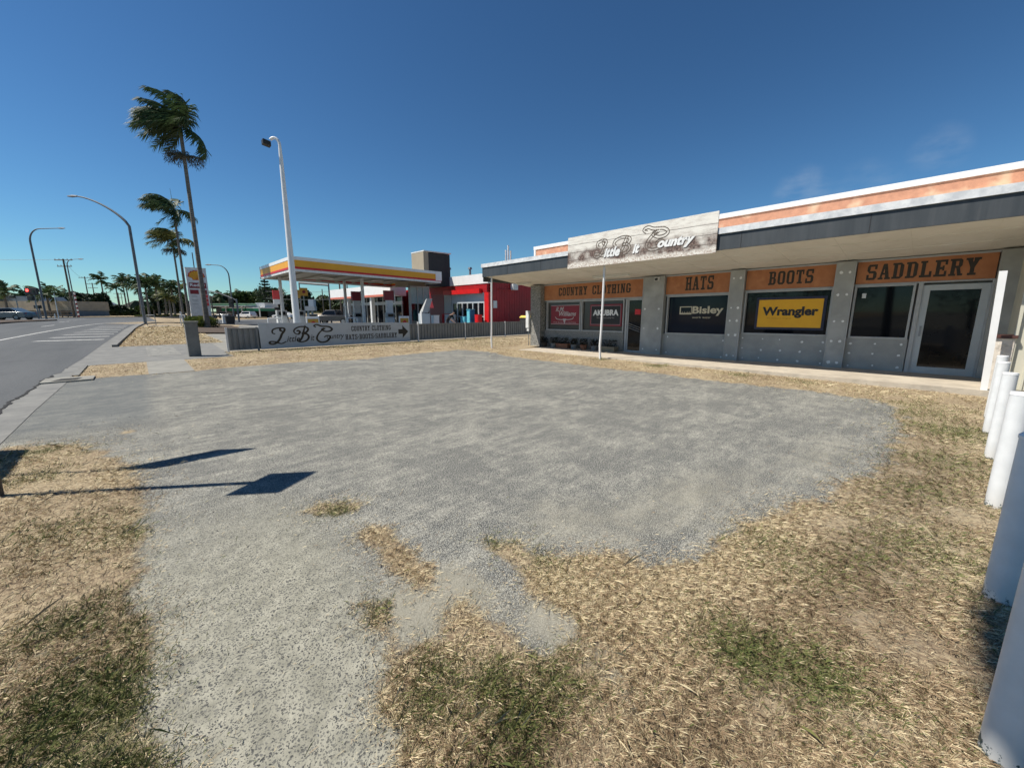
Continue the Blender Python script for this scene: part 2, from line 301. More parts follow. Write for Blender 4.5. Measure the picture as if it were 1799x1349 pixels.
# ---------------------------------------------------------------- mesh builder
SHEAR = 0.0
def tag(o, label=None, cat=None, group=None, kind=None):
    if label: o['label'] = label
    if cat: o['category'] = cat
    if group: o['group'] = group
    if kind: o['kind'] = kind
    return o
def thing(name, loc, label, cat, group=None):
    o = bpy.data.objects.new(name, None); C.objects.link(o); o.empty_display_size = .2
    z = loc[2] + SHEAR * (loc[1] - 1)
    o.location = (loc[0], loc[1], z); return tag(o, label, cat, group)
def wloc(o):
    v = Vector(o.location); q = o.parent
    while q: v += Vector(q.location); q = q.parent
    return v
class MB:
    def __init__(s): s.v = []; s.f = []; s.mi = []
    def add(s, vs, fs, k=0):
        b = len(s.v); s.v += [tuple(q) for q in vs]; s.f += [tuple(b + i for i in f) for f in fs]; s.mi += [k] * len(fs); return s
    def hexa(s, p, k=0): return s.add(p, [(0, 3, 2, 1), (4, 5, 6, 7), (0, 1, 5, 4), (1, 2, 6, 5), (2, 3, 7, 6), (3, 0, 4, 7)], k)
    def box(s, x0, x1, y0, y1, z0, z1, k=0):
        return s.hexa([(x0, y0, z0), (x1, y0, z0), (x1, y1, z0), (x0, y1, z0), (x0, y0, z1), (x1, y0, z1), (x1, y1, z1), (x0, y1, z1)], k)
    def cyl(s, p0, p1, r0, r1=None, n=10, k=0, cap=True):
        r1 = r0 if r1 is None else r1; return s.tube([p0, p1], [r0, r1], n, k, cap)
    def tube(s, ps, rs, n=8, k=0, cap=True):
        ps = [Vector(p) for p in ps]; b = len(s.v)
        if not hasattr(rs, '__len__'): rs = [rs] * len(ps)
        ref = None
        for i, p in enumerate(ps):
            d = (ps[min(i + 1, len(ps) - 1)] - ps[max(i - 1, 0)]).normalized()
            if ref is None: ref = Vector((0, 0, 1)) if abs(d.z) < .9 else Vector((1, 0, 0))
            a = d.cross(ref).normalized(); ref = a.cross(d).normalized(); c = ref
            for j in range(n):
                t = 2 * math.pi * j / n; s.v.append(tuple(p + a * (math.cos(t) * rs[i]) + c * (math.sin(t) * rs[i])))
        for i in range(len(ps) - 1):
            for j in range(n):
                q = (j + 1) % n; s.f.append((b + i * n + j, b + i * n + q, b + (i + 1) * n + q, b + (i + 1) * n + j)); s.mi.append(k)
        if cap:
            s.f.append(tuple(b + j for j in range(n))[::-1]); s.f.append(tuple(b + (len(ps) - 1) * n + j for j in range(n))); s.mi += [k, k]
        return s
    def prism(s, pts, fr, z0, z1, k=0):
        n = len(pts); a = [fr(x, y, z0) for x, y in pts]; b = [fr(x, y, z1) for x, y in pts]
        return s.add(a + b, [tuple(range(n))[::-1], tuple(range(n, 2 * n))] + [(i, (i + 1) % n, n + (i + 1) % n, n + i) for i in range(n)], k)
    def flat(s, pts, fr, z, k=0): return s.add([fr(x, y, z) for x, y in pts], [tuple(range(len(pts)))], k)
    def build(s, name, m, parent=None, loc=None, smooth=False, bevel=0):
        me = bpy.data.meshes.new(name); v = np.array(s.v, float)
        if SHEAR: v[:, 2] += SHEAR * (v[:, 1] - 1)
        if parent is not None: base = wloc(parent)
        elif loc is None: mn, mxx = v.min(0), v.max(0); base = Vector(((mn[0] + mxx[0]) / 2, (mn[1] + mxx[1]) / 2, mn[2]))
        else: base = Vector(loc)
        v = v - np.array(base)
        me.from_pydata(v.tolist(), [], s.f)
        for q in (m if isinstance(m, (list, tuple)) else [m]): me.materials.append(q)
        if any(s.mi): me.polygons.foreach_set('material_index', s.mi)
        if smooth: me.polygons.foreach_set('use_smooth', [True] * len(s.f))
        me.update(); o = bpy.data.objects.new(name, me); C.objects.link(o)
        if parent is not None: o.parent = parent
        else: o.location = base
        if smooth:
            try: me.set_sharp_from_angle(angle=R(40))
            except Exception: pass
        if bevel:
            bm = o.modifiers.new('bevel', 'BEVEL'); bm.width = bevel; bm.segments = 2; bm.limit_method = 'ANGLE'
        return o
def frame(o, r, u=(0, 0, 1)):
    o, r, u = Vector(o), Vector(r).normalized(), Vector(u).normalized(); w = r.cross(u)
    return lambda x, y, z=0: tuple(o + r * x + u * y + w * z)

def txt(body, fr, cx, cy, w, h, m, parent, z=.003, shear=0, bold=0, name='lettering', build=True):
    cu = bpy.data.curves.new('t', 'FONT'); cu.body = body; cu.shear = shear; cu.offset = bold; cu.align_x = 'LEFT'; cu.resolution_u = 3
    o = bpy.data.objects.new('t', cu); C.objects.link(o); bpy.context.view_layer.update()
    me = bpy.data.meshes.new_from_object(o.evaluated_get(bpy.context.evaluated_depsgraph_get()))
    v = np.empty(len(me.vertices) * 3); me.vertices.foreach_get('co', v); v = v.reshape(-1, 3)
    mn, mxx = v.min(0), v.max(0); sx = w / (mxx[0] - mn[0]); sy = h / (mxx[1] - mn[1])
    vs = [fr(cx - w / 2 + (a[0] - mn[0]) * sx, cy - h / 2 + (a[1] - mn[1]) * sy, z) for a in v]
    fs = [tuple(p.vertices) for p in me.polygons]
    bpy.data.objects.remove(o); bpy.data.curves.remove(cu); bpy.data.meshes.remove(me)
    mb = MB().add(vs, fs)
    return mb.build(name, m, parent) if build else mb

# western slab letters, drawn from blocks on a 6 x 10 grid
def _r(a, b, c, d): return [(a, b), (c, b), (c, d), (a, d)]
def _ring(gap=None):
    L = [_r(0, 2, 2, 8), _r(1.6, 8.5, 4.4, 10), _r(1.6, 0, 4.4, 1.5), [(0, 8), (2, 8), (2, 8.5), (1.6, 10), (1.2, 9.8), (.3, 8.9)], [(0, 2), (.3, 1.1), (1.2, .2), (1.6, 0), (2, 1.5), (2, 2)]]
    if gap is None: L += [_r(4, 2, 6, 8)]
    L += [[(4, 8), (6, 8), (5.7, 8.9), (4.8, 9.8), (4.4, 10), (4, 8.5)], [(4, 2), (4, 1.5), (4.4, 0), (4.8, .2), (5.7, 1.1), (6, 2)]]
    return L
GL = {
 'O': (6, _ring()), 'C': (6, _ring(1) + [_r(4, 6.6, 6, 8), _r(4, 2, 6, 3.6), _r(5.2, 8, 6, 9.8)]), 'G': (6, _ring(1) + [_r(4, 6.8, 6, 8), _r(4, 2, 6, 4.2), _r(3.2, 3.9, 6.4, 5.1)]),
 'U': (6, [_r(.4, 2, 2.3, 9), _r(3.8, 2, 5.6, 9), _r(-.2, 8.8, 2.8, 10), _r(3.2, 8.8, 6.2, 10), [(.4, 2), (.8, .9), (1.8, 0), (4.2, 0), (5.2, .9), (5.6, 2), (3.8, 2), (3.4, 1.5), (2.7, 1.5), (2.3, 2)]]),
 'N': (6.3, [_r(.5, 1, 1.8, 9), _r(4.5, 1, 5.7, 9), [(.4, 10), (2.7, 10), (5.7, 0), (3.9, 0)], _r(-.2, 0, 2.7, 1.2), _r(3.6, 8.8, 6.5, 10), _r(-.2, 8.8, 2, 10)]),
 'T': (6, [_r(2, 0, 4, 10), _r(0, 8.6, 6, 10), _r(0, 6.7, 1.1, 9), _r(4.9, 6.7, 6, 9), _r(1, 0, 5, 1.3)]),
 'R': (6.3, [_r(.6, 0, 2.6, 10), _r(-.2, 0, 3.2, 1.2), _r(-.2, 8.8, 2, 10), _r(2, 8.6, 4.8, 10), [(4, 9), (4.8, 10), (5.8, 9), (5.8, 6), (5, 4.8), (4, 5.6)], _r(2, 4.6, 4.9, 5.9), [(3, 5), (4.8, 5), (5.8, .6), (4, .6)], _r(4, 0, 6.5, 1.2)]),
 'Y': (6, [[(-.2, 10), (2.2, 10), (4, 4.4), (2, 4.4)], [(3.8, 10), (6.2, 10), (4, 4.4), (2, 4.4)], _r(2, 0, 4, 4.8), _r(1, 0, 5, 1.3), _r(-.5, 8.8, 2.8, 10), _r(3.2, 8.8, 6.5, 10)]),
 'L': (6, [_r(.6, 0, 2.6, 10), _r(-.2, 8.8, 3.4, 10), _r(-.2, 0, 6, 1.4), _r(4.7, 0, 6, 3.6)]),
 'H': (6.2, [_r(.4, 0, 2.3, 10), _r(3.8, 0, 5.7, 10), _r(2, 4.3, 4, 5.7), _r(-.3, 0, 2.9, 1.2), _r(3.2, 0, 6.4, 1.2), _r(-.3, 8.8, 2.9, 10), _r(3.2, 8.8, 6.4, 10)]),
 'I': (3.6, [_r(.8, 0, 2.8, 10), _r(0, 0, 3.6, 1.2), _r(0, 8.8, 3.6, 10)]),
 'A': (6.2, [[(2, 10), (3.4, 10), (1.7, .5), (.4, .5)], [(2.3, 10), (4.2, 10), (6, .5), (3.9, .5)], _r(1.5, 3, 4.6, 4.2), _r(-.4, 0, 2.5, 1.2), _r(3.3, 0, 6.6, 1.2)]),
 'S': (6, [[(.2, 8.4), (1.2, 10), (2, 8.6), (2, 6.2), (1.4, 4.6), (.2, 6)], _r(1.2, 8.6, 4.8, 10), _r(4.5, 6.9, 5.9, 10), _r(1.3, 4.3, 4.8, 5.8), [(4, 4.6), (4.8, 5.8), (6, 4.4), (6, 1.6), (4.8, 0), (4, 1.4)], _r(1.2, 0, 4.9, 1.4), _r(.1, 0, 1.5, 3.4)]),
 'B': (6.1, [_r(.6, 0, 2.6, 10), _r(-.2, 0, 2, 1.2), _r(-.2, 8.8, 2, 10), _r(2, 8.7, 4.6, 10), [(3.9, 8.8), (4.6, 10), (5.7, 9), (5.7, 6.2), (4.8, 5.2), (3.9, 5.8)], _r(2, 4.5, 4.9, 5.8), [(4, 4.6), (4.8, 5.6), (6, 4.2), (6, 1.3), (4.9, 0), (4, 1.2)], _r(2, 0, 4.9, 1.3)]),
 'D': (6.1, [_r(.6, 0, 2.6, 10), _r(-.2, 0, 2, 1.3), _r(-.2, 8.7, 2, 10), _r(2, 8.7, 4.4, 10), _r(2, 0, 4.4, 1.3), [(4, 1.8), (4.4, 0), (6, 1.6), (6, 8.4), (4.4, 10), (4, 8.2)]]),
 'E': (6, [_r(.6, 0, 2.6, 10), _r(-.2, 0, 6, 1.3), _r(-.2, 8.7, 6, 10), _r(2, 4.3, 4.2, 5.7), _r(4.8, 0, 6, 3.3), _r(4.8, 6.9, 6, 10), _r(3.7, 3.5, 4.7, 6.5)]),
 '.': (2.4, [[(.2, 5), (.6, 6.1), (1.2, 6.5), (1.8, 6.1), (2.2, 5), (1.8, 3.9), (1.2, 3.5), (.6, 3.9)]]), ' ': (3.4, [])}
def western(body, fr, x0, x1, y0, y1, m, parent, z=.002, name='lettering'):
    tot = sum(GL[c][0] + 1.3 for c in body) - 1.3; sx = (x1 - x0) / tot; sy = (y1 - y0) / 10; mb = MB(); cur = 0; k = 0
    for c in body:
        for j, p in enumerate(GL[c][1]):
            mb.flat([(x0 + (cur + a) * sx, y0 + b * sy) for a, b in p], fr, z + j * .0007)
        cur += GL[c][0] + 1.3
    return mb.build(name, m, parent)
def spline(P, n=8):
    P = [np.array(p, float) for p in P]; Q = [2 * P[0] - P[1]] + P + [2 * P[-1] - P[-2]]; out = []
    for i in range(1, len(Q) - 2):
        for t in np.linspace(0, 1, n, endpoint=False):
            a, b, c, d = Q[i - 1:i + 3]; out.append(.5 * ((2 * b) + (c - a) * t + (2 * a - 5 * b + 4 * c - d) * t * t + (-a + 3 * b - 3 * c + d) * t ** 3))
    out.append(P[-1]); return out
def ribbon(mb, P, fr, w, sx, sy, ox, oy, z=.004, taper=True):
    pts = [np.array((ox + p[0] * sx, oy + p[1] * sy)) for p in spline(P)]; n = len(pts); L = []
    for i, p in enumerate(pts):
        d = pts[min(i + 1, n - 1)] - pts[max(i - 1, 0)]; d = d / (np.linalg.norm(d) + 1e-9); nn = np.array((-d[1], d[0]))
        ww = w * (.55 + .45 * math.sin(math.pi * i / (n - 1))) * (.75 + .35 * abs(d[1])) if taper else w; L.append((p + nn * ww / 2, p - nn * ww / 2))
    for i in range(n - 1):
        q = [L[i][0], L[i][1], L[i + 1][1], L[i + 1][0]]; mb.flat([tuple(a) for a in q], fr, z + i * .00012)
SCR = {
 'L': [(.16, .60), (.02, .68), (.06, .88), (.34, .98), (.62, .96), (.66, .82), (.50, .58), (.38, .30), (.20, .06), (-.02, -.03), (-.18, .03), (-.12, .13), (.10, .11), (.42, -.02), (.70, .10)],
 'L2': [(.52, .99), (.44, .90), (.46, .80), (.58, .74)],
 'B': [(.0, .52), (-.10, .68), (.0, .86), (.3, .98), (.62, .96), (.78, .82), (.66, .62), (.40, .54), (.68, .48), (.78, .28), (.62, .06), (.3, -.02), (.08, .06), (.12, .16), (.3, .10)],
 'B2': [(.62, 1.06), (.50, .70), (.40, .35), (.22, .08), (.08, .04)], 'B3': [(.0, .52), (.16, .50), (.26, .64), (.16, .74), (.06, .68)],
 'C': [(.10, .98), (.0, 1.10), (.16, 1.18), (.40, 1.06), (.80, 1.0), (.98, .82), (.86, .66), (.60, .64), (.40, .80), (.56, .92)],
 'C2': [(.62, .96), (.34, .74), (.14, .42), (.12, .14), (.32, -.04), (.62, .0), (.80, .20), (.84, .36), (.66, .42), (.50, .30)]}

# ================================================================ SETTING
GRB = [(-.2,13.9),(0.99,13.68),(1.99,13.82),(3.55,13.99),(5.55,13.41),(7.45,13.67),(9.9,13.6),(10.3,11.94),(9.75,10.15),(9.75,8.46),(9.8,6.59),(9.9,4.86),(9.84,3.39),(9.9,1.84),(9.7,0.9),(9.32,0.39),(8.38,0.11),(7.17,0.09),(6.0,0.18),(5.18,0.3),(4.55,0.44),(4.08,0.49),(3.58,0.63),(3.35,0.72),(2.87,0.85),(2.74,0.79),(2.55,0.81),(2.37,0.95),(2.16,1.06),(2.18,1.14),(2.13,1.3),(2.02,1.4),(1.86,1.5),(1.8,1.66),(1.81,1.82),(1.75,1.96),(1.66,2.04),(1.52,2.05),(1.54,1.87),(1.53,1.73),(1.56,1.57),(1.47,1.44),(1.51,1.3),(1.48,1.2),(1.51,1.09),(1.42,1.08),(1.37,0.98),(1.27,1.03),(1.22,1.08),(1.13,1.23),(1.17,1.26),(1.22,1.27),(1.19,1.35),(1.15,1.43),(1.14,1.54),(1.12,1.63),(1.0,1.55),(0.87,1.51),(0.76,1.51),(0.72,1.56),(0.79,1.76),(0.81,1.89),(0.74,1.96),(0.7,1.83),(0.72,1.72),(0.67,1.59),(0.64,1.47),(0.56,1.39),(0.54,1.29),(0.55,1.22),(0.49,1.09),(.35,.6),(.3,-4),(60,-4),(60,19.5),(-.2,19.5)]
GLB = [(-1.4,7.51),(-1.11,7.33),(-0.69,6.94),(-0.51,6.6),(-0.24,6.13),(-0.08,5.11),(-0.12,4.14),(-0.11,3.66),(-0.24,3.52),(-0.19,3.3),(-0.11,3.22),(-0.22,3.05),(-0.17,2.76),(-0.16,2.56),(-0.12,2.43),(-0.17,2.34),(-0.13,2.24),(-0.24,2.24),(-0.2,2.08),(-0.21,1.96),(-0.16,1.79),(-0.14,1.69),(-.05,1.2),(-.1,-4),(-1.4,-4)]
PA = [(1.03,2.7),(1.15,2.64),(1.14,2.38),(1.14,2.18),(1.12,1.90),(1.02,1.82),(0.98,1.97),(0.96,2.16),(0.97,2.37)]
PB = [(0.80,3.19),(0.98,3.30),(1.17,3.15),(1.12,2.98),(0.94,2.98),(0.81,3.07)]
PC = [(-0.27,7.46),(-0.09,7.68),(-0.08,7.37),(-0.2,7.2)]
GREEN = [(1.92,.42,.17,.9),(2.0,.16,.2,.7),(.94,1.15,.12,.8),(.93,.95,.12,.8),(1.68,1.97,.16,.7),(1.75,1.62,.16,.45),(-.3,2.25,.16,.9),(-.24,2.03,.14,.9),(-.36,1.92,.22,.8),(-.23,3.85,.16,.6),(-.2,2.6,.12,.6),(-.26,3.1,.14,.35),(.98,3.12,.14,.8),(7.9,-.42,.7,.6),(3.72,-.2,.4,.45),(4.99,-.15,.4,.4),(.72,1.9,.1,.6),(.8,1.33,.12,.6),(9.6,.1,.6,.4),(-1.05,6.95,.25,.7),(-.63,6.6,.2,.5),(-1.2,4.2,.4,.3),(6.2,-.3,.5,.5),(2.9,.35,.25,.3),(11.2,5.6,.35,.8),(11.3,7.6,.4,.6),(11.1,3.3,.3,.7),(11.0,1.9,.3,.5),(3.3,.1,.2,.4),(.75,.8,.15,.5),(-.36,2.2,.28,.95),(-.45,2.9,.2,.6),(-.3,1.75,.22,.9),(-.9,5.9,.3,.5),(-.6,4.3,.3,.4),(1.15,.95,.14,.6),(.7,1.25,.12,.6),(3.0,.62,.2,.3),(8.8,.2,.6,.5),(3.2,18.4,.8,.35),(4.8,18.5,.9,.4),(6.6,18.6,.9,.35),(8.4,18.4,.9,.45),(10.2,18.5,.9,.4),(12.2,18.3,1,.45),(14.2,18.2,1,.4),(16.2,18,1,.4),(12.6,15.6,1.2,.3)]
def inpoly(x, y, P):
    c = np.zeros(x.shape, bool); n = len(P)
    for i in range(n):
        x1, y1 = P[i]; x2, y2 = P[(i + 1) % n]
        if y1 == y2: continue
        k = ((y1 > y) != (y2 > y)) & (x < (x2 - x1) * (y - y1) / (y2 - y1) + x1); c ^= k
    return c
_perm = rng.random((64, 64))
def vnoise(x, y):
    xi = np.floor(x).astype(int); yi = np.floor(y).astype(int); fx = x - xi; fy = y - yi; fx = fx * fx * (3 - 2 * fx); fy = fy * fy * (3 - 2 * fy)
    g = lambda a, b: _perm[a % 64, b % 64]
    return (g(xi, yi) * (1 - fx) + g(xi + 1, yi) * fx) * (1 - fy) + (g(xi, yi + 1) * (1 - fx) + g(xi + 1, yi + 1) * fx) * fy - .5
def zones(x, y):
    d = np.hypot(x, y); am = np.clip(d * .05, .06, .42)
    jx = x + am * (vnoise(x * 2.3 / (am * 8 + .3), y * 2.3 / (am * 8 + .3)) + .8 * vnoise(x * 9 + 7, y * 9)); jy = y + am * (vnoise(x * 2.1 / (am * 8 + .3) + 31, y * 2.1 / (am * 8 + .3)) + .8 * vnoise(x * 9, y * 9 + 17))
    g = inpoly(jx, jy, GRB) | inpoly(jx, jy, GLB) | inpoly(jx, jy, PA) | inpoly(jx, jy, PB) | inpoly(jx, jy, PC) | (y > 13.9)
    g = g.astype(float)
    for bx, by, r in ((1.35, .82, .09), (1.27, .68, .08), (1.42, .97, .07)): g *= 1 - .85 * np.exp(-((jx - bx) ** 2 + (jy - by) ** 2) / r ** 2)
    # thin worn soil in the wide dry verge to the right
    wear = .6 * np.exp(-((x - 4.5) ** 2 / 9 + (y - .0) ** 2 / .3)); g = np.where(g > .5, g - wear * .4, g)
    gr = np.zeros_like(x)
    for a, b, r, s in GREEN: gr = np.maximum(gr, s * np.exp(-((x - a) ** 2 + (y - b) ** 2) / r ** 2))
    sand = np.exp(-((x - 1.15) ** 2 / .05 + (y - 1.72) ** 2 / .10)) + .8 * np.exp(-((x - .86) ** 2 / .03 + (y - 1.75) ** 2 / .08)) + .9 * np.exp(-((x - 1.42) ** 2 + (y - 1.15) ** 2) / .06) + .6 * np.exp(-((x - 3.3) ** 2 / 1.6 + (y - 1.3) ** 2 / .30)) + .35 * np.exp(-((x - 8.6) ** 2 / 1.2 + (y - 1.2) ** 2 / .8)) + .5 * np.exp(-((x - 2.2) ** 2 / .3 + (y - 1.9) ** 2 / .3)) + .9 * np.exp(-((x - 1.32) ** 2 / .02 + (y - .80) ** 2 / .04)) + .5 * np.exp(-((x - 5.6) ** 2 / 2.5 + (y - .7) ** 2 / .25))
    return g, gr, np.clip(sand, 0, 1)
def lines(fine0, fine1, st, far, marks):
    L = list(np.arange(fine0, fine1, st)); a = fine1; s = st
    while a < far: L.append(a); s = min(s * 1.12, 1.0 if a < 115 else 80); a += s
    a = fine0; s = st
    while a > -far: s *= 1.18; a -= s; L.append(a)
    return np.array(sorted(set([round(float(q), 4) for q in L] + marks)))
gx = lines(-2.2, 12.4, .045, 2500, [2.0, 10.0]); gy = lines(-1.6, 15.2, .045, 2500, [20.0, 60.0])
X_, Y_ = np.meshgrid(gx, gy); xf, yf = X_.ravel(), Y_.ravel()
zg, zgr, zs = zones(xf, yf)
zz_ = zg.reshape(len(gy), len(gx)).copy()
for _ in range(3):
    zz_[1:-1, 1:-1] = (zz_[1:-1, 1:-1] * 2 + zz_[:-2, 1:-1] + zz_[2:, 1:-1] + zz_[1:-1, :-2] + zz_[1:-1, 2:]) / 6
zh = zg; zg = zz_.ravel()
zf = .6 * np.clip((yf - 20) / 40, 0, 1) * np.clip((10 - xf) / 8, 0, 1)
nx, ny = len(gx), len(gy)
near = (np.hypot(xf, yf) < 14)
zf = zf + near * zg * .010 * (vnoise(xf * 5, yf * 5) + .8 * vnoise(xf * 13, yf * 13) - .2)
i = np.arange((nx - 1) * (ny - 1)); r_, c_ = i // (nx - 1), i % (nx - 1); a = r_ * nx + c_
faces = np.stack([a, a + 1, a + nx + 1, a + nx], 1)
me = bpy.data.meshes.new('ground'); me.vertices.add(nx * ny); me.vertices.foreach_set('co', np.stack([xf, yf, zf], 1).ravel())
me.loops.add(faces.size); me.loops.foreach_set('vertex_index', faces.ravel().astype(np.int32)); me.polygons.add(len(faces)); me.polygons.foreach_set('loop_start', np.arange(0, faces.size, 4, dtype=np.int32))
try: me.polygons.foreach_set('loop_total', np.full(len(faces), 4, np.int32))
except Exception: pass
me.update(calc_edges=True)
ca = me.color_attributes.new('zone', 'FLOAT_COLOR', 'POINT'); ca.data.foreach_set('color', np.stack([zg, zgr, zs, np.ones_like(zg)], 1).ravel())
me.polygons.foreach_set('use_smooth', [True] * len(faces)); me.materials.append(M['lot_ground'])
go = bpy.data.objects.new('ground', me); C.objects.link(go); tag(go, kind='structure')

# grass: separate blades, straw and green, thick near the camera
def grass():
    n = 2600000
    r = 0.9 * (24 / .9) ** rng.random(n); r = r * np.where(rng.random(n) < .0, 1, 1); th = rng.uniform(R(-8 - 43), R(112 - 3), n) + 0
    ang = R(90) - (R(43.15) + (rng.random(n) - .5) * R(126)); x = r * np.cos(ang); y = r * np.sin(ang)
    ex = rng.random(n) < .06; x = np.where(ex, rng.uniform(-1.0, 3.0, n), x); y = np.where(ex, rng.uniform(24.6, 44.2, n), y); r = np.hypot(x, y)
    fea = np.clip(r * .022, .028, .14) * rng.exponential(1.0, n); g, gr, sd_ = zones(x + rng.normal(size=n) * fea, y + rng.normal(size=n) * fea)
    on0 = ex & (x > np.interp(y, [24, 26, 35, 41, 46], [-.7, -.75, -.4, -.2, .1])) & (y > 24.6)
    on = (g > .45) & (x > -1.38) & (y < 19.0) & ~((x > 11.62) & (y > -1.3) & (y < 13.3) & (rng.random(n) < .985)) & ~((x > -.02) & (x < 1.0) & (y > 13.7)) & ~((y > 17.1) & (x < 2.3)) & (x < 22)
    on |= on0
    clump = vnoise(x * 3.1, y * 3.1) + .7 * vnoise(x * 11, y * 11)
    on &= rng.random(n) < np.clip(.66 + clump * 1.5 + gr * .5, .10, 1)
    x, y, r, gr, clump = x[on], y[on], r[on], gr[on], clump[on]; n = len(x)
    # stray blades on the gravel
    m = n; z0 = .6 * np.clip((y - 20) / 40, 0, 1) * np.clip((10 - x) / 8, 0, 1)
    isg = rng.random(m) < np.clip(gr * 1.1 + .03, 0, .85)
    az = rng.uniform(0, 2 * np.pi, m); tl = np.where(isg, rng.uniform(.35, 1.25, m), rng.uniform(.03, .6, m) ** 1.15)
    ln = (rng.gamma(3.0, .0049, m) * np.where(isg, .95, 1.1) + .006) * (1 + r * .09); wd = (.00038 + .00046 * rng.random(m)) * (1 + r * .30)
    long_ = rng.random(m) < .004; ln = np.where(long_, ln * 2.6, ln)
    tf = (rng.random(m) < .38) & (r < 9); cs = .055 * (1 + r * .12); ix = np.floor(x / cs); iy = np.floor(y / cs); h1 = np.modf(np.abs(np.sin(ix * 12.9898 + iy * 78.233) * 43758.5))[0]; h2 = np.modf(np.abs(np.sin(ix * 39.346 + iy * 11.135) * 24634.6))[0]
    cxx = (ix + .2 + .6 * h1) * cs; cyy = (iy + .2 + .6 * h2) * cs; gx_, gy_ = rng.normal(size=m) * .010, rng.normal(size=m) * .010; x = np.where(tf, cxx + gx_, x); y = np.where(tf, cyy + gy_, y); az = np.where(tf, np.arctan2(gy_, gx_), az); tl = np.where(tf, tl * .6 + .35 * rng.random(m) + .12, tl)
    dx, dy, dz = np.cos(az) * np.cos(tl), np.sin(az) * np.cos(tl), np.sin(tl)
    px, py = -np.sin(az) * wd, np.cos(az) * wd
    zb = z0 + .002 + .010 * rng.random(m)
    mid = .55
    P = np.zeros((m, 4, 3))
    P[:, 0] = np.stack([x - px, y - py, zb], 1); P[:, 1] = np.stack([x + px, y + py, zb], 1)
    bx, by, bz = x + dx * ln * mid, y + dy * ln * mid, zb + dz * ln * mid
    P[:, 2] = np.stack([bx + px * .8, by + py * .8, bz], 1)
    P[:, 3] = np.stack([x + dx * ln, y + dy * ln, zb + dz * ln * .72], 1)
    v = P.reshape(-1, 3); f = (np.arange(m)[:, None] * 4 + np.array([0, 1, 2, 3])).astype(np.int32)
    t = rng.random(m); patch = np.clip(vnoise(x * 1.3, y * 1.3) * 1.4 + .5, 0, 1)
    straw = np.stack([.80 - .24 * t, .68 - .22 * t, .445 - .17 * t], 1); brown = np.stack([.46 - .20 * t, .34 - .16 * t, .215 - .11 * t], 1)
    k = ((rng.random(m) < .22 + .42 * (1 - patch))[:, None])
    BR = np.zeros(m)
    for a, b, ra, rb, s_ in ((5.6, -.05, 1.9, .42, 1), (3.3, .12, 1.2, .30, .9), (1.9, .35, .5, .22, .6), (8.4, -.2, 1.5, .5, .6), (.85, .82, .28, .22, .9), (1.25, .35, .5, .2, .7), (-.35, 2.9, .5, .5, .5), (-.3, 4.6, .6, .35, .4), (-.8, 3.6, .5, .5, .5)): BR = np.maximum(BR, s_ * np.exp(-((x - a) ** 2 / ra ** 2 + (y - b) ** 2 / rb ** 2)))
    BR = np.clip(BR + .35 * vnoise(x * 4, y * 4), 0, 1)[:, None]; k = k | (rng.random(m)[:, None] < BR * .75); col = np.where(k, brown, straw) * (.90 - .30 * BR)
    gcol = np.stack([.075 + .11 * t, .105 + .08 * t, .033 + .032 * t], 1); col = np.where(isg[:, None], gcol, col)
    col4 = np.concatenate([np.repeat(col, 4, 0), np.ones((m * 4, 1))], 1)
    me = bpy.data.meshes.new('grass'); me.vertices.add(len(v)); me.vertices.foreach_set('co', v.ravel()); me.loops.add(f.size); me.loops.foreach_set('vertex_index', f.ravel())
    me.polygons.add(m); me.polygons.foreach_set('loop_start', np.arange(0, f.size, 4, dtype=np.int32))
    try: me.polygons.foreach_set('loop_total', np.full(m, 4, np.int32))
    except Exception: pass
    me.update(calc_edges=True); ca = me.color_attributes.new('tone', 'FLOAT_COLOR', 'POINT'); ca.data.foreach_set('color', col4.ravel())
    me.materials.append(M['grass_blade']); o = bpy.data.objects.new('grass', me); C.objects.link(o); tag(o, 'dry straw and green grass blades around the gravel lot', 'grass', kind='stuff')
grass()

def pebbles():
    n = 14000; r = .9 * (9 / .9) ** rng.random(n); a = R(90) - (R(43.15) + (rng.random(n) - .5) * R(118)); x = r * np.cos(a); y = r * np.sin(a); g, gr, s_ = zones(x, y)
    on = (g < .5) & (x > -1.3) & (rng.random(n) < np.clip(.35 + vnoise(x * 2, y * 2) * 1.6, .06, 1)); x, y, r = x[on], y[on], r[on]; n = len(x)
    s = (.0016 + .0030 * rng.random(n) ** 2.2) * (1 + .16 * r); o6 = np.array([(1, 0, 0), (0, 1, 0), (-1, 0, 0), (0, -1, 0), (0, 0, .75), (0, 0, -.5)], float)
    P = o6[None] * (s[:, None, None]) * rng.uniform(.6, 1.25, (n, 6, 1)); P[..., 2] += (s * .35)[:, None]; P[..., 0] += x[:, None]; P[..., 1] += y[:, None]
    F = np.array([(0, 1, 4), (1, 2, 4), (2, 3, 4), (3, 0, 4), (1, 0, 5), (2, 1, 5), (3, 2, 5), (0, 3, 5)]); f = (np.arange(n)[:, None, None] * 6 + F).reshape(-1, 3).astype(np.int32)
    t = rng.random(n) ** 1.3; col = np.stack([.07 + .36 * t, .072 + .345 * t, .075 + .30 * t, np.ones(n)], 1)
    me = bpy.data.meshes.new('gravel_stones'); me.from_pydata(P.reshape(-1, 3).tolist(), [], f.tolist()); ca = me.color_attributes.new('tone', 'FLOAT_COLOR', 'POINT'); ca.data.foreach_set('color', np.repeat(col, 6, 0).ravel()); me.materials.append(M['grass_blade'])
    o = bpy.data.objects.new('gravel_stones', me); C.objects.link(o); tag(o, 'loose small stones on the gravel lot', 'gravel', kind='stuff')
pebbles()

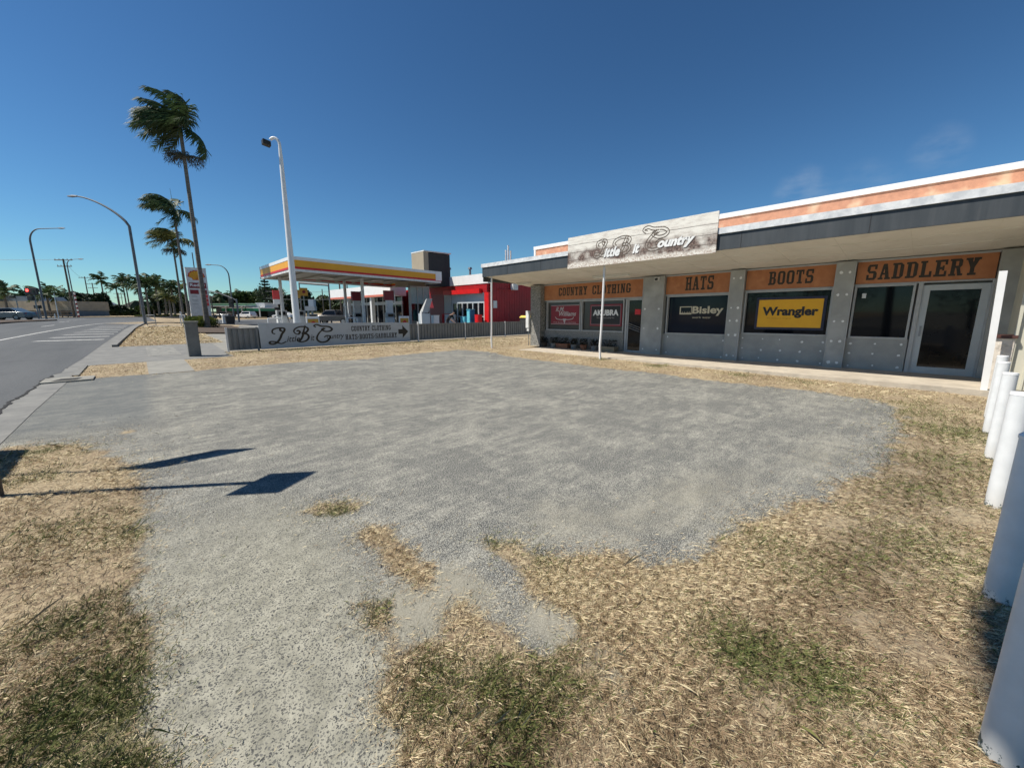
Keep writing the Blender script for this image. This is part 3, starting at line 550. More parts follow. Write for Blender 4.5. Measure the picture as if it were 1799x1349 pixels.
def interp(T, q): return float(np.interp(q, [a for a, b in T], [b for a, b in T]))
def strip_y(name, ys, f0, f1, m, off=.004, nx=1, kind='structure'):
    mb = MB()
    for j in range(len(ys) - 1):
        for k in range(nx):
            P = []
            for (yy, q) in ((ys[j], k), (ys[j], k + 1), (ys[j + 1], k + 1), (ys[j + 1], k)):
                xx = f0(yy) + (f1(yy) - f0(yy)) * q / nx; P.append((xx, yy, hz(xx, yy) + off))
            mb.add(P, [(0, 1, 2, 3)])
    o = mb.build(name, m, loc=(0, 0, 0)); tag(o, kind=kind); return o
AE = [(-60, -1.85), (10, -1.84), (14, -1.78), (18, -1.62), (26, -1.35), (35, -1.0), (41, -.8), (46, -.5), (52, 0)]
fa = lambda y: interp(AE, y)
def jag(y): return fa(y) + .10 * float(vnoise(np.array([y * 1.7]), np.array([3.3]))[0]) + .07 * float(vnoise(np.array([y * 6.1]), np.array([9.1]))[0]) + .03 * float(vnoise(np.array([y * 17.]), np.array([1.1]))[0])
ysr = [-60, -20, 0, 6] + list(np.arange(8, 18, .06)) + list(np.arange(18, 96, 1.0))
strip_y('road', ysr, lambda y: -24, lambda y: jag(y) if y < 17 else (fa(y) if y < 51 else interp([(51, 0), (54, 8), (58, 14), (96, 14)], y)), M['asphalt'], .010, nx=6)
mb = MB()
xs = list(np.arange(14, 150, 4))
for j in range(len(xs) - 1):
    P = []
    for xx, q in ((xs[j], 0), (xs[j + 1], 0), (xs[j + 1], 1), (xs[j], 1)):
        yy = (interp([(14, 58), (30, 72), (150, 120)], xx), interp([(14, 96), (150, 170)], xx))[q]; P.append((xx, yy, .010))
    mb.add(P, [(0, 1, 2, 3)])
tag(mb.build('side_road', M['asphalt'], loc=(0, 0, 0)), kind='structure')
strip_y('gutter', [-60, 0] + list(np.arange(6, 51, .5)), lambda y: fa(y) - .05, lambda y: fa(y) + .42, M['conc'], .006)
# cracked edge between asphalt and gutter
mb = MB(); ys = np.arange(8.6, 15.2, .06)
for a_, b_ in zip(ys[:-1], ys[1:]):
    wa = .018 + .03 * max(0, float(vnoise(np.array([a_ * 3.1]), np.array([5.])) [0])); wb = .018 + .03 * max(0, float(vnoise(np.array([b_ * 3.1]), np.array([5.]))[0]))
    mb.add([(jag(a_) - wa, a_, .014), (jag(a_) + wa, a_, .014), (jag(b_) + wb, b_, .014), (jag(b_) - wb, b_, .014)], [(0, 1, 2, 3)])
tag(mb.build('road_crack', M['crack'], loc=(0, 0, 0)), kind='structure')
0 and strip_y('driveway_apron', list(np.arange(5.5, 13.9, .4)), lambda y: interp([(5.5, -1.41), (7.3, -1.41), (13.8, -1.38)], y), lambda y: interp([(5.5, -1.38), (7.42, -1.3), (7.9, -.9), (8.6, -.35), (13.8, -.02)], y), M['apron'], .004, 2)
strip_y('footpath', [13.75, 15, 16.4, 17.35], lambda y: .03, lambda y: .97, M['concl'], .008)
strip_y('driveway', list(np.arange(17.3, 24.6, .6)), lambda y: fa(y) + .42, lambda y: interp([(17.3, 2.4), (24, 2.5)], y), M['conc'], .006, 4)
strip_y('driveway_patch', [19.4, 22, 24.4], lambda y: .1, lambda y: interp([(19.4, 1.05), (24.4, .95)], y), M['apron'], .012)
strip_y('forecourt', list(np.arange(19.7, 61, 1.0)), lambda y: interp([(19.7, 2.38), (24, 1.7), (31.5, 2.4), (33, 4), (46, 7), (52, 8), (61, 16)], y), lambda y: 60, M['concl'], .004, 26)
strip_y('verge_path', [44.5, 46], lambda y: -.3, lambda y: 6, M['concl'], .010, 3)
strip_y('far_footpath', [96, 98.5], lambda y: -60, lambda y: 10, M['concl'], .02, 4)
# kerbs: real steps beside the gutter
mb = MB(); ky = [24.6, 28, 32, 36, 40, 44, 47, 50]; P = [(fa(y) + .42, y) for y in ky] + [(1.2, 52.3), (3.5, 53.6), (8, 55.2)]
for (x0, y0), (x1, y1) in zip(P[:-1], P[1:]):
    d = Vector((x1 - x0, y1 - y0, 0)).normalized(); nn = Vector((d.y, -d.x, 0)) * .16
    b0, b1 = hz(x0, y0), hz(x1, y1)
    mb.hexa([(x0, y0, b0 - .1), (x0 + nn.x, y0 + nn.y, b0 - .1), (x1 + nn.x, y1 + nn.y, b1 - .1), (x1, y1, b1 - .1), (x0, y0, b0 + .10), (x0 + nn.x, y0 + nn.y, b0 + .10), (x1 + nn.x, y1 + nn.y, b1 + .10), (x1, y1, b1 + .10)])
mb.box(-1.38, -1.26, 14.6, 17.2, -.1, .035); mb.box(-24, 8, 95.9, 96.05, .4, .74)
tag(mb.build('kerb', M['conc'], loc=(0, 0, 0)), kind='structure')
# median with raised kerb
mb = MB(); MP = [(-13, 40), (-9.6, 50), (-8.6, 57), (-6.5, 66.4), (-7.0, 67.2), (-11, 67.6), (-16, 64), (-17, 40)]
mb.prism(MP, lambda x, y, z: (x, y, hz(x, y) + z), -.1, .13); tag(mb.build('median', M['soil'], loc=(0, 0, 0)), kind='structure')
mb = MB(); mb.prism([(-1.78, 13.5), (-.95, 13.5), (-.95, 14.2), (-1.78, 14.35)], lambda x, y, z: (x, y, z), 0, .035); mb.build('drain_lintel', M['concl'], loc=(-1.4, 13.9, 0)).__setitem__('kind', 'structure')
mb = MB(); mb.prism([(-1.62, 13.62), (-1.22, 13.62), (-1.15, 13.95), (-1.5, 13.98)], lambda x, y, z: (x, y, z), .03, .04); mb.build('drain_opening', M['crack'], loc=(-1.4, 13.8, 0)).__setitem__('kind', 'structure')
# road markings
mb = MB()
for y, x0, x1 in ((30.0, -3.95, -1.42), (32.6, -3.66, -1.3), (35.2, -3.42, -1.2), (37.6, -3.16, -1.08), (40.2, -3.0, -.98), (42.5, -2.8, -.86), (44.6, -2.65, -.78), (46.6, -2.5, -.7)):
    mb.add([(x0, y - .0, hz(0, y) + .016), (x1, y - .35, hz(0, y) + .016), (x1, y + .1, hz(0, y) + .016), (x0 + .2, y + .42, hz(0, y) + .016)], [(0, 1, 2, 3)])
LP = [(-6.4, 6), (-6.1, 18), (-5.2, 31.4), (-4.25, 42), (-3.0, 51), (-1.0, 56.5), (3, 60)]
def stripe(P, w):
    for (x0, y0), (x1, y1) in zip(P[:-1], P[1:]):
        mb.add([(x0 - w, y0, hz(x0, y0) + .018), (x0 + w, y0, hz(x0, y0) + .018), (x1 + w, y1, hz(x1, y1) + .018), (x1 - w, y1, hz(x1, y1) + .018)], [(0, 1, 2, 3)])
stripe([tuple(q) for q in spline(LP, 6)], .065)
for y in (48, 58, 66, 76): stripe([(-5.6, y), (-5.2, y + 3)], .06)
stripe([(-13.2, 38), (-9.9, 50), (-8.9, 57), (-6.6, 66)], .05)
mb.add([(-1.0, 49.4, .46), (.9, 51.6, .49), (.9, 51.9, .49), (-1.0, 49.8, .46)], [(0, 1, 2, 3)])
tag(mb.build('road_marking', M['road_paint'], loc=(0, 0, 0)), kind='structure')
# garden bed island by the pylon
mb = MB(); mb.prism([(2.6, 33), (4.2, 32.2), (5.4, 33.5), (6.0, 37), (6.6, 47), (3.4, 47), (2.8, 38)], lambda x, y, z: (x, y, hz(x, y) + z), -.1, .10)
tag(mb.build('garden_bed', M['soil'], loc=(0, 0, 0)), kind='structure')
# distant low wooded rise closing the view
mb = MB(); n = 120; 
for j in range(n):
    for q in (0, 1):
        a = R(90) - (R(-25) + R(150) * (j + q) / n); 
P0 = []
for j in range(n + 1):
    a = R(90) - (R(-25) + R(150) * j / n); h = 5 + 3 * math.sin(j * .7) + 2 * math.sin(j * 1.9) + random.random() * 1.5
    P0 += [(420 * math.cos(a), 420 * math.sin(a), -1), (425 * math.cos(a), 425 * math.sin(a), h), (520 * math.cos(a), 520 * math.sin(a), h * .9)]
mb.add(P0, [(3 * j, 3 * j + 3, 3 * j + 4, 3 * j + 1) for j in range(n)] + [(3 * j + 1, 3 * j + 4, 3 * j + 5, 3 * j + 2) for j in range(n)])
tag(mb.build('far_hills', M['leafd'], loc=(0, 0, 0)), kind='structure')

# ================================================================ SHOP  (faces -X)
SHEAR = -0.009
WX = 13.9
shop = thing('shop', (WX, 6.4, .1), 'low grey shop with orange parapet and a deep flat verandah beside the gravel lot', 'shop')
def FR(x): return frame((x, 0, 0), (0, -1, 0))          # local x runs towards -Y
def bY(mb, x0, x1, y0, y1, z0, z1): mb.box(x0, x1, y0, y1, z0, z1); return mb
o = bY(MB(), 11.66, 14.3, -1.15, 13.5, -.2, .1).build('verandah_slab', M['slab'], loc=(12.6, 6, 0)); tag(o, kind='structure')
# wall behind everything + body
MB().box(14.12, 22, -1.2, 13.2, 0, 3.9).box(13.95, 14.12, 8.45, 12.6, 0.05, .86).build('building_body', M['grey'], shop)
# lower wall panels (fibre cement) between the pillars
for (y0, y1, z1) in ((4.62, 6.78, .86), (2.02, 4.22, .93), (.44, 1.62, .91)):
    p = MB().box(WX, 14.1, y0, y1, .1, z1).build('wall_panel', M['grey'], shop)
    k = MB(); nxp = 5 if y1 - y0 > 1.5 else 3
    if y0 < 4.5:
        for a_ in range(nxp):
            for b_ in range(3):
                cy = y0 + .1 + (y1 - y0 - .2) * a_ / (nxp - 1) + random.uniform(-.03, .03); cz = .2 + .29 * b_ + random.uniform(-.03, .03); rr = random.uniform(.018, .036)
                k.flat([(-cy + rr * math.cos(t) * random.uniform(.7, 1.2), cz + rr * math.sin(t) * random.uniform(.7, 1.2)) for t in np.linspace(0, 2 * math.pi, 10)[:-1]], FR(WX), .002 + .0005 * a_)
    else:
        for cy, cz in ((6.6, .76), (6.62, .2), (4.72, .7), (4.74, .16)):
            k.flat([(-cy + .025 * math.cos(t), cz + .03 * math.sin(t)) for t in np.linspace(0, 2 * math.pi, 10)[:-1]], FR(WX), .002)
    k.build('filler_patch', M['patch'], p)
def pillar(y0, y1, x0=13.72, pm='grey', patches=()):
    p = MB().box(x0, 14.12, y0, y1, .1, 2.9).build('pillar', M[pm], shop)
    if patches:
        k = MB()
        for i_, (cy, cz) in enumerate(patches):
            rr = random.uniform(.022, .045) * (1.5 if cz < .3 and y0 < 2 else 1); k.flat([(-cy + rr * math.cos(t) * random.uniform(.75, 1.1), cz + rr * math.sin(t) * random.uniform(.75, 1.2)) for t in np.linspace(0, 2 * math.pi, 12)[:-1]], FR(x0), .002 + .0004 * i_)
        k.build('filler_patch', M['patch'], p)
        MB().box(x0 - .008, x0 + .004, y0 - .006, y0 + .01, .1, 2.9).box(x0 - .008, x0 + .004, y1 - .01, y1 + .006, .1, 2.9).build('corner_bead', M['greyfr'], p)
pillar(6.78, 7.58, 13.74, 'grey', [(y, z) for y in (6.92, 7.46) for z in (.28, 1.05, 1.75)])
pillar(4.22, 4.62, 13.74, 'grey', [(y, z) for y in (4.32, 4.52) for z in (.25, .9, 1.35, 1.75, 2.65)])
pillar(1.62, 2.02, 13.74, 'grey', [(y, z) for y in (1.73, 1.91) for z in (.24, .82, 1.35, 2.05, 2.62)])
pillar(12.62, 13.24, 13.62, 'stucco')
pillar(-1.15, -.76, 13.74, 'grey')
MB().box(WX, 13.96, 8.4, 12.62, .1, .86).build('stucco_wall', M['stucco'], shop)
MB().hexa([(11.70, -.83, .05), (11.76, -.83, .05), (11.76, -.74, .05), (11.70, -.74, .05), (11.70, -.76, 2.32), (11.76, -.76, 2.32), (11.76, -.66, 2.32), (11.70, -.66, 2.32)]).build('corner_board', M['clean'], shop)
def window(y0, y1, z0, z1, gm, xg=13.98, nm='window'):
    w = MB(); t = .045
    w.box(WX - .02, 14.1, y0, y0 + t, z0, z1).box(WX - .02, 14.1, y1 - t, y1, z0, z1).box(WX - .02, 14.1, y0 + t, y1 - t, z1 - t, z1).box(WX - .035, 14.1, y0 + t, y1 - t, z0, z0 + t)
    f = w.build(nm, M['greyfr'], shop); MB().box(xg, xg + .02, y0 + t, y1 - t, z0 + t, z1 - t).build('pane', gm, f); return f
window(10.52, 12.46, .86, 2.15, M['filmg']); window(8.42, 10.48, .86, 2.15, M['filmg'])
window(4.64, 6.7, .86, 2.2, M['glassb']); window(2.03, 4.2, .93, 2.24, M['glass']); w4 = window(.46, 1.6, .91, 2.27, M['glass'])
MB().box(13.955, 13.96, 1.36, 1.44, 1.95, 2.07).build('notice', M['white'], w4)
# doors
def door(y0, y1, z1, fw, fm, name='door', extra=False):
    d = MB(); d.box(13.93, 13.99, y0, y0 + fw, .1, z1).box(13.93, 13.99, y1 - fw, y1, .1, z1).box(13.93, 13.99, y0 + fw, y1 - fw, z1 - fw, z1).box(13.93, 13.99, y0 + fw, y1 - fw, .1, .1 + fw * 1.25)
    o = d.build(name, fm, shop, bevel=.003); MB().box(13.955, 13.965, y0 + fw, y1 - fw, .1 + fw * 1.25, z1 - fw).build('pane', M['glass'], o)
    return o
MB().box(13.90, 13.93, 8.29, 8.36, .1, 2.2).box(13.90, 13.93, 7.60, 7.64, .1, 2.2).build('door_jamb', M['greyfr'], shop)
d1 = door(7.64, 8.29, 2.15, .06, M['greyfr'])
MB().box(13.948, 13.953, 7.75, 7.98, 1.55, 1.75).build('notice', M['red'], d1)
hb = MB()
for z in (.98, 1.06, 1.14): hb.tube([(13.90, 8.22, z + .08), (13.90, 7.72, z - .08)], .014, 6)
hb.build('push_bar', M['steel'], d1)
d2 = door(-.72, .34, 2.22, .13, mat('door_grey_blue', (.46, .49, .50), .5, (.42, .45, .46), 2))
MB().box(13.91, 13.93, .24, .28, 1.0, 1.25).build('handle', M['steel'], d2)
MB().box(13.89, 13.93, .34, .42, .1, 2.27).box(13.89, 13.93, -.78, -.72, .1, 2.27).build('door_jamb', M['greyfr'], shop)
MB().box(WX, 14.1, 7.58, 8.4, 2.15, 2.2).box(WX - .01, 14.1, 7.6, 12.6, 2.16, 2.205).box(WX - .01, 14.1, 4.62, 6.78, 2.2, 2.245).box(WX - .01, 14.1, 2.02, 4.22, 2.24, 2.275).box(WX - .01, 14.1, -.76, 1.62, 2.27, 2.305).build('head_trim', M['greyfr'], shop)
# verandah
v = MB().hexa([(11.25, -1.15, 3.22), (14.1, -1.15, 2.9), (14.1, 13.82, 2.9), (11.25, 13.82, 3.22), (11.25, -1.15, 3.60), (14.1, -1.15, 3.64), (14.1, 13.82, 3.64), (11.25, 13.82, 3.60)]).build('verandah_roof', M['soffit'], shop)
MB().box(11.20, 11.25, -1.15, 13.84, 3.19, 3.585).box(11.25, 14.0, 13.82, 13.86, 3.0, 3.58).build('fascia', M['dark'], v)
mb = MB()
for y in (1.2, 3.6, 10.4, 12.2): mb.box(11.196, 11.1995, y, y + .012, 3.19, 3.585)
mb.build('sheet_joint', M['black'], v)
MB().box(11.16, 11.30, -1.15, 13.88, 3.585, 3.735).build('barge_flashing', M['strip'], v)
mb = MB()
for y in np.arange(-.6, 13.6, 1.2): mb.hexa([(11.28, y, 3.21), (13.9, y, 2.915), (13.9, y + .03, 2.915), (11.28, y + .03, 3.21), (11.28, y, 3.23), (13.9, y, 2.935), (13.9, y + .03, 2.935), (11.28, y + .03, 3.23)])
for x in (12.1, 13.0): mb.box(x, x + .03, -1.1, 13.8, 3.22 - (x - 11.25) * .1123 - .01, 3.24 - (x - 11.25) * .1123)
mb.build('cover_strip', M['soffit'], v)
MB().box(13.86, 13.93, -.76, 12.62, 2.86, 2.905).build('ceiling_trim', M['greyfr'], shop)
for (x, y, bend) in ((11.38, 7.72, 1), (11.38, 13.45, 0)):
    b = .035 if bend else .02
    MB().tube([(x, y, -.05), (x - .005, y + b, .5), (x, y + b * .3, 1.0), (x, y - b * .3, 2.0), (x, y - .02, 3.22)], .038, 10).build('post', M['clean'], shop, smooth=True)
for (y0, y1) in ((7.75, 9.35), (12.75, 13.6)):
    z = 2.99; l = MB().box(13.0, 13.14, y0, y1, z - .02, z + .035).build('light_fitting', M['soffit'], shop); MB().tube([(13.07, y0 + .03, z - .045), (13.07, y1 - .03, z - .045)], .028, 8).build('tube', M['tube'], l)
c_ = MB().box(13.66, 13.74, 6.96, 7.12, 2.74, 2.86).build('camera_housing', M['white'], shop); MB().cyl((13.6, 7.04, 2.78), (13.67, 7.04, 2.79), .045, .05, 12).build('lens', M['black'], c_)
# parapet
pp = MB().box(13.9, 14.1, -1.2, 13.26, 3.64, 4.53).build('parapet', M['parapet'], shop)
MB().box(13.865, 14.16, -1.2, 13.32, 4.53, 4.67).box(13.87, 13.9, 13.2, 13.3, 3.64, 4.53).build('coping', M['clean'], pp)
MB().box(13.5, 13.62, 13.26, 13.44, .95, 1.75).box(13.53, 13.60, 13.27, 13.40, .8, .95).build('meter_box', M['white'], shop)
MB().tube([(13.56, 13.3, .05), (13.56, 13.3, .8)], .015, 6).build('conduit', M['pole'], shop)

# lettered bands
def bandsign(y0, y1, z0, z1, words, label):
    t_ = thing('name_board', (13.88, (y0 + y1) / 2, z0), label, 'sign', 'orange name boards under the verandah')
    MB().box(13.87, 13.9, y0, y1, z0, z1).build('board', M['band'], t_)
    for (w_, a_, b_, c0, c1) in words: western(w_, FR(13.87), -a_, -b_, c0, c1, M['letter'], t_)
bandsign(7.6, 12.6, 2.21, 2.86, [('COUNTRY', 11.74, 10.2, 2.38, 2.73), ('CLOTHING', 9.93, 8.17, 2.38, 2.73)], 'long orange board lettered COUNTRY CLOTHING above the first shop windows')
bandsign(4.62, 6.76, 2.25, 2.86, [('HATS', 6.07, 5.16, 2.36, 2.80)], 'orange board lettered HATS above the navy window')
bandsign(2.04, 4.2, 2.28, 2.86, [('BOOTS', 3.60, 2.52, 2.40, 2.78)], 'orange board lettered BOOTS above the yellow window poster')
bandsign(-.74, 1.6, 2.31, 2.86, [('SADDLERY', 1.41, -.48, 2.40, 2.78)], 'orange board lettered SADDLERY above the glazed white door')

# window posters
def poster(y0, y1, z0, z1, m, label, border=None, bw=.05):
    t_ = thing('window_poster', (13.93, (y0 + y1) / 2, z0), label, 'poster')
    if border: MB().box(13.935, 13.95, y0 - bw, y1 + bw, z0 - bw, z1 + bw).build('border', border, t_)
    MB().box(13.925, 13.935 if border else 13.95, y0, y1, z0, z1).build('panel', m, t_); return t_
fr = FR(13.925)
t_ = poster(10.62, 12.22, 1.12, 1.98, M['maroon'], 'dark red poster with script name and longhorn skull in the leftmost shop window')
grey_l = mat('poster_pale', (.50, .46, .46), .6)
mb = MB(); mb.flat([(-12.22, 1.955), (-10.62, 1.955), (-10.62, 1.975), (-12.22, 1.975)], fr, .002); mb.flat([(-12.22, 1.14), (-10.62, 1.14), (-10.62, 1.158), (-12.22, 1.158)], fr, .002)
ribbon(mb, [(0, 1), (.08, .45), (.3, .25), (.5, .3), (.7, .25), (.92, .45), (1, 1)], fr, .03, 1.05, .16, -11.95, 1.30, .003, False)
mb.flat([(-11.52, 1.38), (-11.32, 1.38), (-11.38, 1.26), (-11.40, 1.17), (-11.44, 1.17), (-11.46, 1.26)], fr, .004); mb.build('longhorn_emblem', grey_l, t_)
txt('R.M.', fr, -11.70, 1.80, .48, .20, grey_l, t_, .003, .35, .02); txt('Williams', fr, -11.25, 1.60, .95, .20, grey_l, t_, .004, .35, .02)
txt('THE BUSH OUTFITTER', fr, -11.42, 1.215, 1.3, .045, grey_l, t_, .0025)
t_ = poster(8.58, 10.0, 1.14, 1.92, M['black'], 'black poster lettered AKUBRA with a red border behind the bent verandah post', M['maroon'], .05)
mb = MB()
for a_, b_, c0, c1 in ((-10.0, -8.58, 1.895, 1.915), (-10.0, -8.58, 1.145, 1.165), (-10.0, -9.98, 1.165, 1.895), (-8.60, -8.58, 1.165, 1.895)): mb.flat(_r(a_, c0, b_, c1), fr, .002)
mb.build('white_line', mat('poster_pink', (.42, .2, .22), .6), t_)
txt('AKUBRA', fr, -9.29, 1.63, 1.22, .24, M['patch'], t_, .003, 0, .05); txt('The genuine quality hat', fr, -9.29, 1.42, .85, .06, grey_l, t_, .003)
lt = thing('window_lettering', (13.96, 5.7, 1.45), 'cream lettering Bisley work wear with a bear emblem on the navy window', 'sign'); frw = FR(13.972); crm = mat('cream_vinyl', (.62, .56, .42), .6, emit=None)
mb = MB()
for a_, b_, c0, c1 in ((-6.26, -5.84, 1.79, 1.82), (-6.26, -5.84, 1.55, 1.60), (-6.26, -6.22, 1.60, 1.79), (-5.86, -5.84, 1.60, 1.79)): mb.flat(_r(a_, c0, b_, c1), frw, .002)
for x in (-6.17, -6.09, -6.0, -5.93): mb.flat(_r(x, 1.60, x + .012, 1.65), frw, .003)
mb.build('emblem', crm, lt)
txt('Bisley', frw, -5.32, 1.66, 1.0, .32, crm, lt, .003, 0, .03); txt('work wear', frw, -5.5, 1.45, .62, .07, crm, lt, .003)
t_ = poster(2.22, 3.80, 1.16, 1.97, M['yellow'], 'yellow poster with black lettering Wrangler and a navy border in the window under BOOTS', mat('navy_border', (.015, .018, .05), .5), .07)
txt('Wrangler', fr, -3.0, 1.595, 1.38, .33, M['black'], t_, .003, 0, .045); txt('The Western Original', fr, -3.25, 1.42, .62, .04, mat('ochre_text', (.35, .17, .01), .6), t_, .003)

# roof sign
rs = thing('roof_sign', (11.12, 6.6, 3.12), 'large weathered plank-print sign reading Little Bit Country on the verandah edge', 'sign')
bd = MB().box(11.12, 11.16, 4.16, 9.04, 3.13, 4.15).build('board', M['weathered_plank_print'], rs)
MB().box(11.16, 11.2, 4.5, 4.56, 3.2, 4.1).box(11.16, 11.2, 8.6, 8.66, 3.2, 4.1).build('bracket', M['steel'], rs)
fs = FR(11.12); sw = mat('sign_white', (.82, .82, .80), .5); sk = mat('sign_shadow_brown', (.05, .03, .025), .6); rope = mat('rope_outline', (.07, .05, .04), .8, (.16, .13, .1), 30)
for dz, mm in ((-.03, sk), (0, sw)):
    q = .002 if dz else .005; e = .02 if dz else 0
    txt('ittle', fs, -7.28 + e, 3.50 + dz, .60, .29, mm, rs, q, .35, .05); txt('it', fs, -6.44 + e, 3.50 + dz, .24, .27, mm, rs, q, .35, .05); txt('ountry', fs, -5.24 + e, 3.52 + dz, 1.06, .32, mm, rs, q, .35, .05)
mb = MB()
for key, sx, sy, ox, oy in (('L', .46, .46, -7.82, 3.42), ('L2', .46, .46, -7.82, 3.42), ('B', .6, .46, -7.14, 3.42), ('B2', .6, .46, -7.14, 3.42), ('C', .72, .52, -6.20, 3.42), ('C2', .72, .52, -6.20, 3.42)):
    P = SCR[key]; Q = spline([(ox + a_ * sx, oy + b_ * sy) for a_, b_ in P], 10)
    for j, p in enumerate(Q):
        if j % 2 and j + 1 < len(Q):
            d = Q[j + 1] - p; d = d / (np.linalg.norm(d) + 1e-9); nn = np.array((-d[1], d[0]))
            for sgn in (-1, 1):
                c0 = p + nn * .04 * sgn; mb.flat([tuple(c0 - d * .024), tuple(c0 + d * .024), tuple(c0 + d * .024 + nn * .024), tuple(c0 - d * .024 + nn * .024)], fs, .003 + .00001 * j)
mb.build('rope_initials', rope, rs)
for x, r_ in ((-4.9, .0), (-5.25, .02)): pass

# pot plants along the stucco wall
pots = [(12.35, 'soil', 'round'), (11.75, 'conc', 'round'), (11.2, 'terra', 'trough'), (10.6, 'conc', 'round'), (10.1, 'terra', 'round'), (9.55, 'conc', 'round'), (8.85, 'potc', 'trough')]
plabel = ['dark pot plant nearest the stucco end pillar', 'low bushy plant in a grey pot, second from the end pillar', 'plants in a terracotta trough under the red poster', 'plant in a grey pot under the window mullion', 'plant in a round terracotta pot left of the bent post', 'dark plant in a grey pot behind the bent post', 'sandy trough of low plants nearest the shop door']
for (y, pm, kd), lb in zip(pots, plabel):
    t_ = thing('pot_plant', (13.62, y, .1), lb, 'pot plant', 'pot plants along the stucco wall')
    if kd == 'round': MB().cyl((13.62, y, .1), (13.62, y, .30), .12, .16, 14).build('pot', M[pm], t_, smooth=True)
    else: MB().hexa([(13.5, y - .3, .1), (13.74, y - .3, .1), (13.74, y + .3, .1), (13.5, y + .3, .1), (13.46, y - .34, .30), (13.78, y - .34, .30), (13.78, y + .34, .30), (13.46, y + .34, .30)]).build('pot', M[pm], t_, bevel=.01)
    mb = MB(); ry = .17 if kd == 'round' else .34
    for q in range(240):
        a_ = random.uniform(0, 6.28); rr = math.sqrt(random.random()); x = 13.62 + .17 * rr * math.cos(a_); yy = y + ry * rr * math.sin(a_); z = .30 + random.random() ** 1.3 * .26; s_ = random.uniform(.02, .05)
        d = Vector((random.uniform(-1, 1), random.uniform(-1, 1), random.uniform(-.2, 1))).normalized(); e = d.cross(Vector((random.random(), random.random(), .3))).normalized(); c0 = Vector((x, yy, z))
        mb.add([c0 - e * s_ * .4, c0 + d * s_, c0 + e * s_ * .4, c0 - d * s_], [(0, 1, 2, 3)])
    mb.build('foliage', M['potleaf'], t_)

# masonry pier + neighbour
pr = thing('block_pier', (12.3, -1.05, 0), 'cream painted block pier with a brown cap at the right end of the shop', 'pier')
MB().box(12.06, 12.55, -1.06, -.78, 0, 1.08).build('pier', M['brickw'], pr, bevel=.01); MB().box(12.02, 12.6, -1.08, -.75, 1.085, 1.14).build('cap', M['brown'], pr)
SHEAR = 0
nb = thing('neighbouring_shed', (12.15, -4, 0), 'cream metal-clad shed wall at the right edge behind the bollards', 'shed')
mb = MB()
for j in range(46):
    y = -1.06 - j * .16; mb.prism([(0, 0), (.16, 0), (.16, 5.2), (0, 5.2)], frame((12.15, y, .12), (0, -1, 0)), -.02, 0); mb.prism([(.02, 0), (.05, 0), (.05, 5.2), (.02, 5.2)], frame((12.15, y, .12), (0, -1, 0)), 0, .022)
mb.build('cladding', M['cream'], nb); MB().box(12.17, 18, -8.4, -1.07, .0, 5.2).build('shed_body', M['cream'], nb); MB().box(12.08, 12.12, -1.08, -1.03, .05, 3.1).build('corner_flashing', M['cream'], nb)

# bollards
bl = ['white bollard nearest the camera, chipped at its foot', 'second white bollard from the camera, its sloping cap catching the sun', 'round white bollard with a small scratch, third from the camera', 'slim white bollard fourth from the camera', 'slim white bollard fifth from the camera', 'farthest white bollard, nearest the block pier']
for (x, y, r_, h, cap), lb in zip([(2.10, -.385, .075, .99, 1), (3.36, -.45, .070, .99, 1), (5.04, -.54, .068, .97, 0), (6.73, -.61, .058, .96, 0), (8.15, -.665, .058, .96, 0), (9.3, -.735, .058, .96, 0)], bl):
    t_ = thing('bollard', (x, y, 0), lb, 'bollard', 'white bollards along the lot edge')
    MB().tube([(x, y, -.1), (x, y, h - (.05 if cap else .02))], r_, 28).build('post', M['chipped_bollard_paint'], t_, smooth=True)
    (MB().tube([(x, y, h - .05), (x, y, h - .035), (x, y, h + .01)], [r_ + .004, r_ + .004, r_ * .45], 28) if cap else MB().tube([(x, y, h - .02), (x, y, h)], [r_ + .002, r_ * .97], 28)).build('cap', M['clean'], t_, smooth=True)

# ================================================================ FENCE (faces -Y)
FY = 19.2
def fence(x0, x1, nm_, label, z0=.10, z1=.95):
    t_ = thing('metal_fence', ((x0 + x1) / 2, FY, 0), label, 'fence')
    mb = MB(); x = x0
    while x < x1 - .01:
        w = min(.19, x1 - x); a_, b_ = x + w * .60, x + w * .68; c_, d_ = x + w * .92, x + w; mb.prism([(x, 0), (a_, 0), (b_, -.035), (c_, -.035), (d_, 0), (d_, -.01), (c_ + .006, -.045), (b_ - .006, -.045), (a_, -.01), (x, -.01)], lambda q, p, z: (q, FY - p, z), z0, z1 - .04); x += w
    mb.build('sheet', M['fence'], t_)
    MB().box(x0, x1, FY - .02, FY + .045, z1 - .04, z1).box(x0, x1, FY - .015, FY + .04, z0 - .03, z0 + .015).build('rail', M['fence'], t_)
    return t_
f1 = fence(2.5, 21.3, 0, 'low grey corrugated metal fence between the lot and the service station')
for x, m_ in ((2.48, 'clean'), (3.52, 'fence'), (11.0, 'clean'), (14.15, 'white'), (17.35, 'clean'), (20.4, 'white')): MB().box(x - .035, x + .035, FY - .05, FY - .02, 0, .98).build('post', M[m_], f1)
MB().cyl((11.0, FY - .04, .95), (11.0, FY - .04, 1.06), .05, .05, 8).build('post_knob', M['clean'], f1)
fsn = thing('fence_sign', (7, FY - .1, .1), 'long grey banner sign with black lettering and an arrow fixed to the fence', 'sign')
MB().hexa([(3.60, FY - .11, .06), (10.45, FY - .11, .06), (10.45, FY - .085, .06), (3.60, FY - .085, .06), (3.58, FY - .11, 1.14), (10.45, FY - .11, 1.03), (10.45, FY - .085, 1.03), (3.58, FY - .085, 1.14)]).build('board', M['signgrey'], fsn)
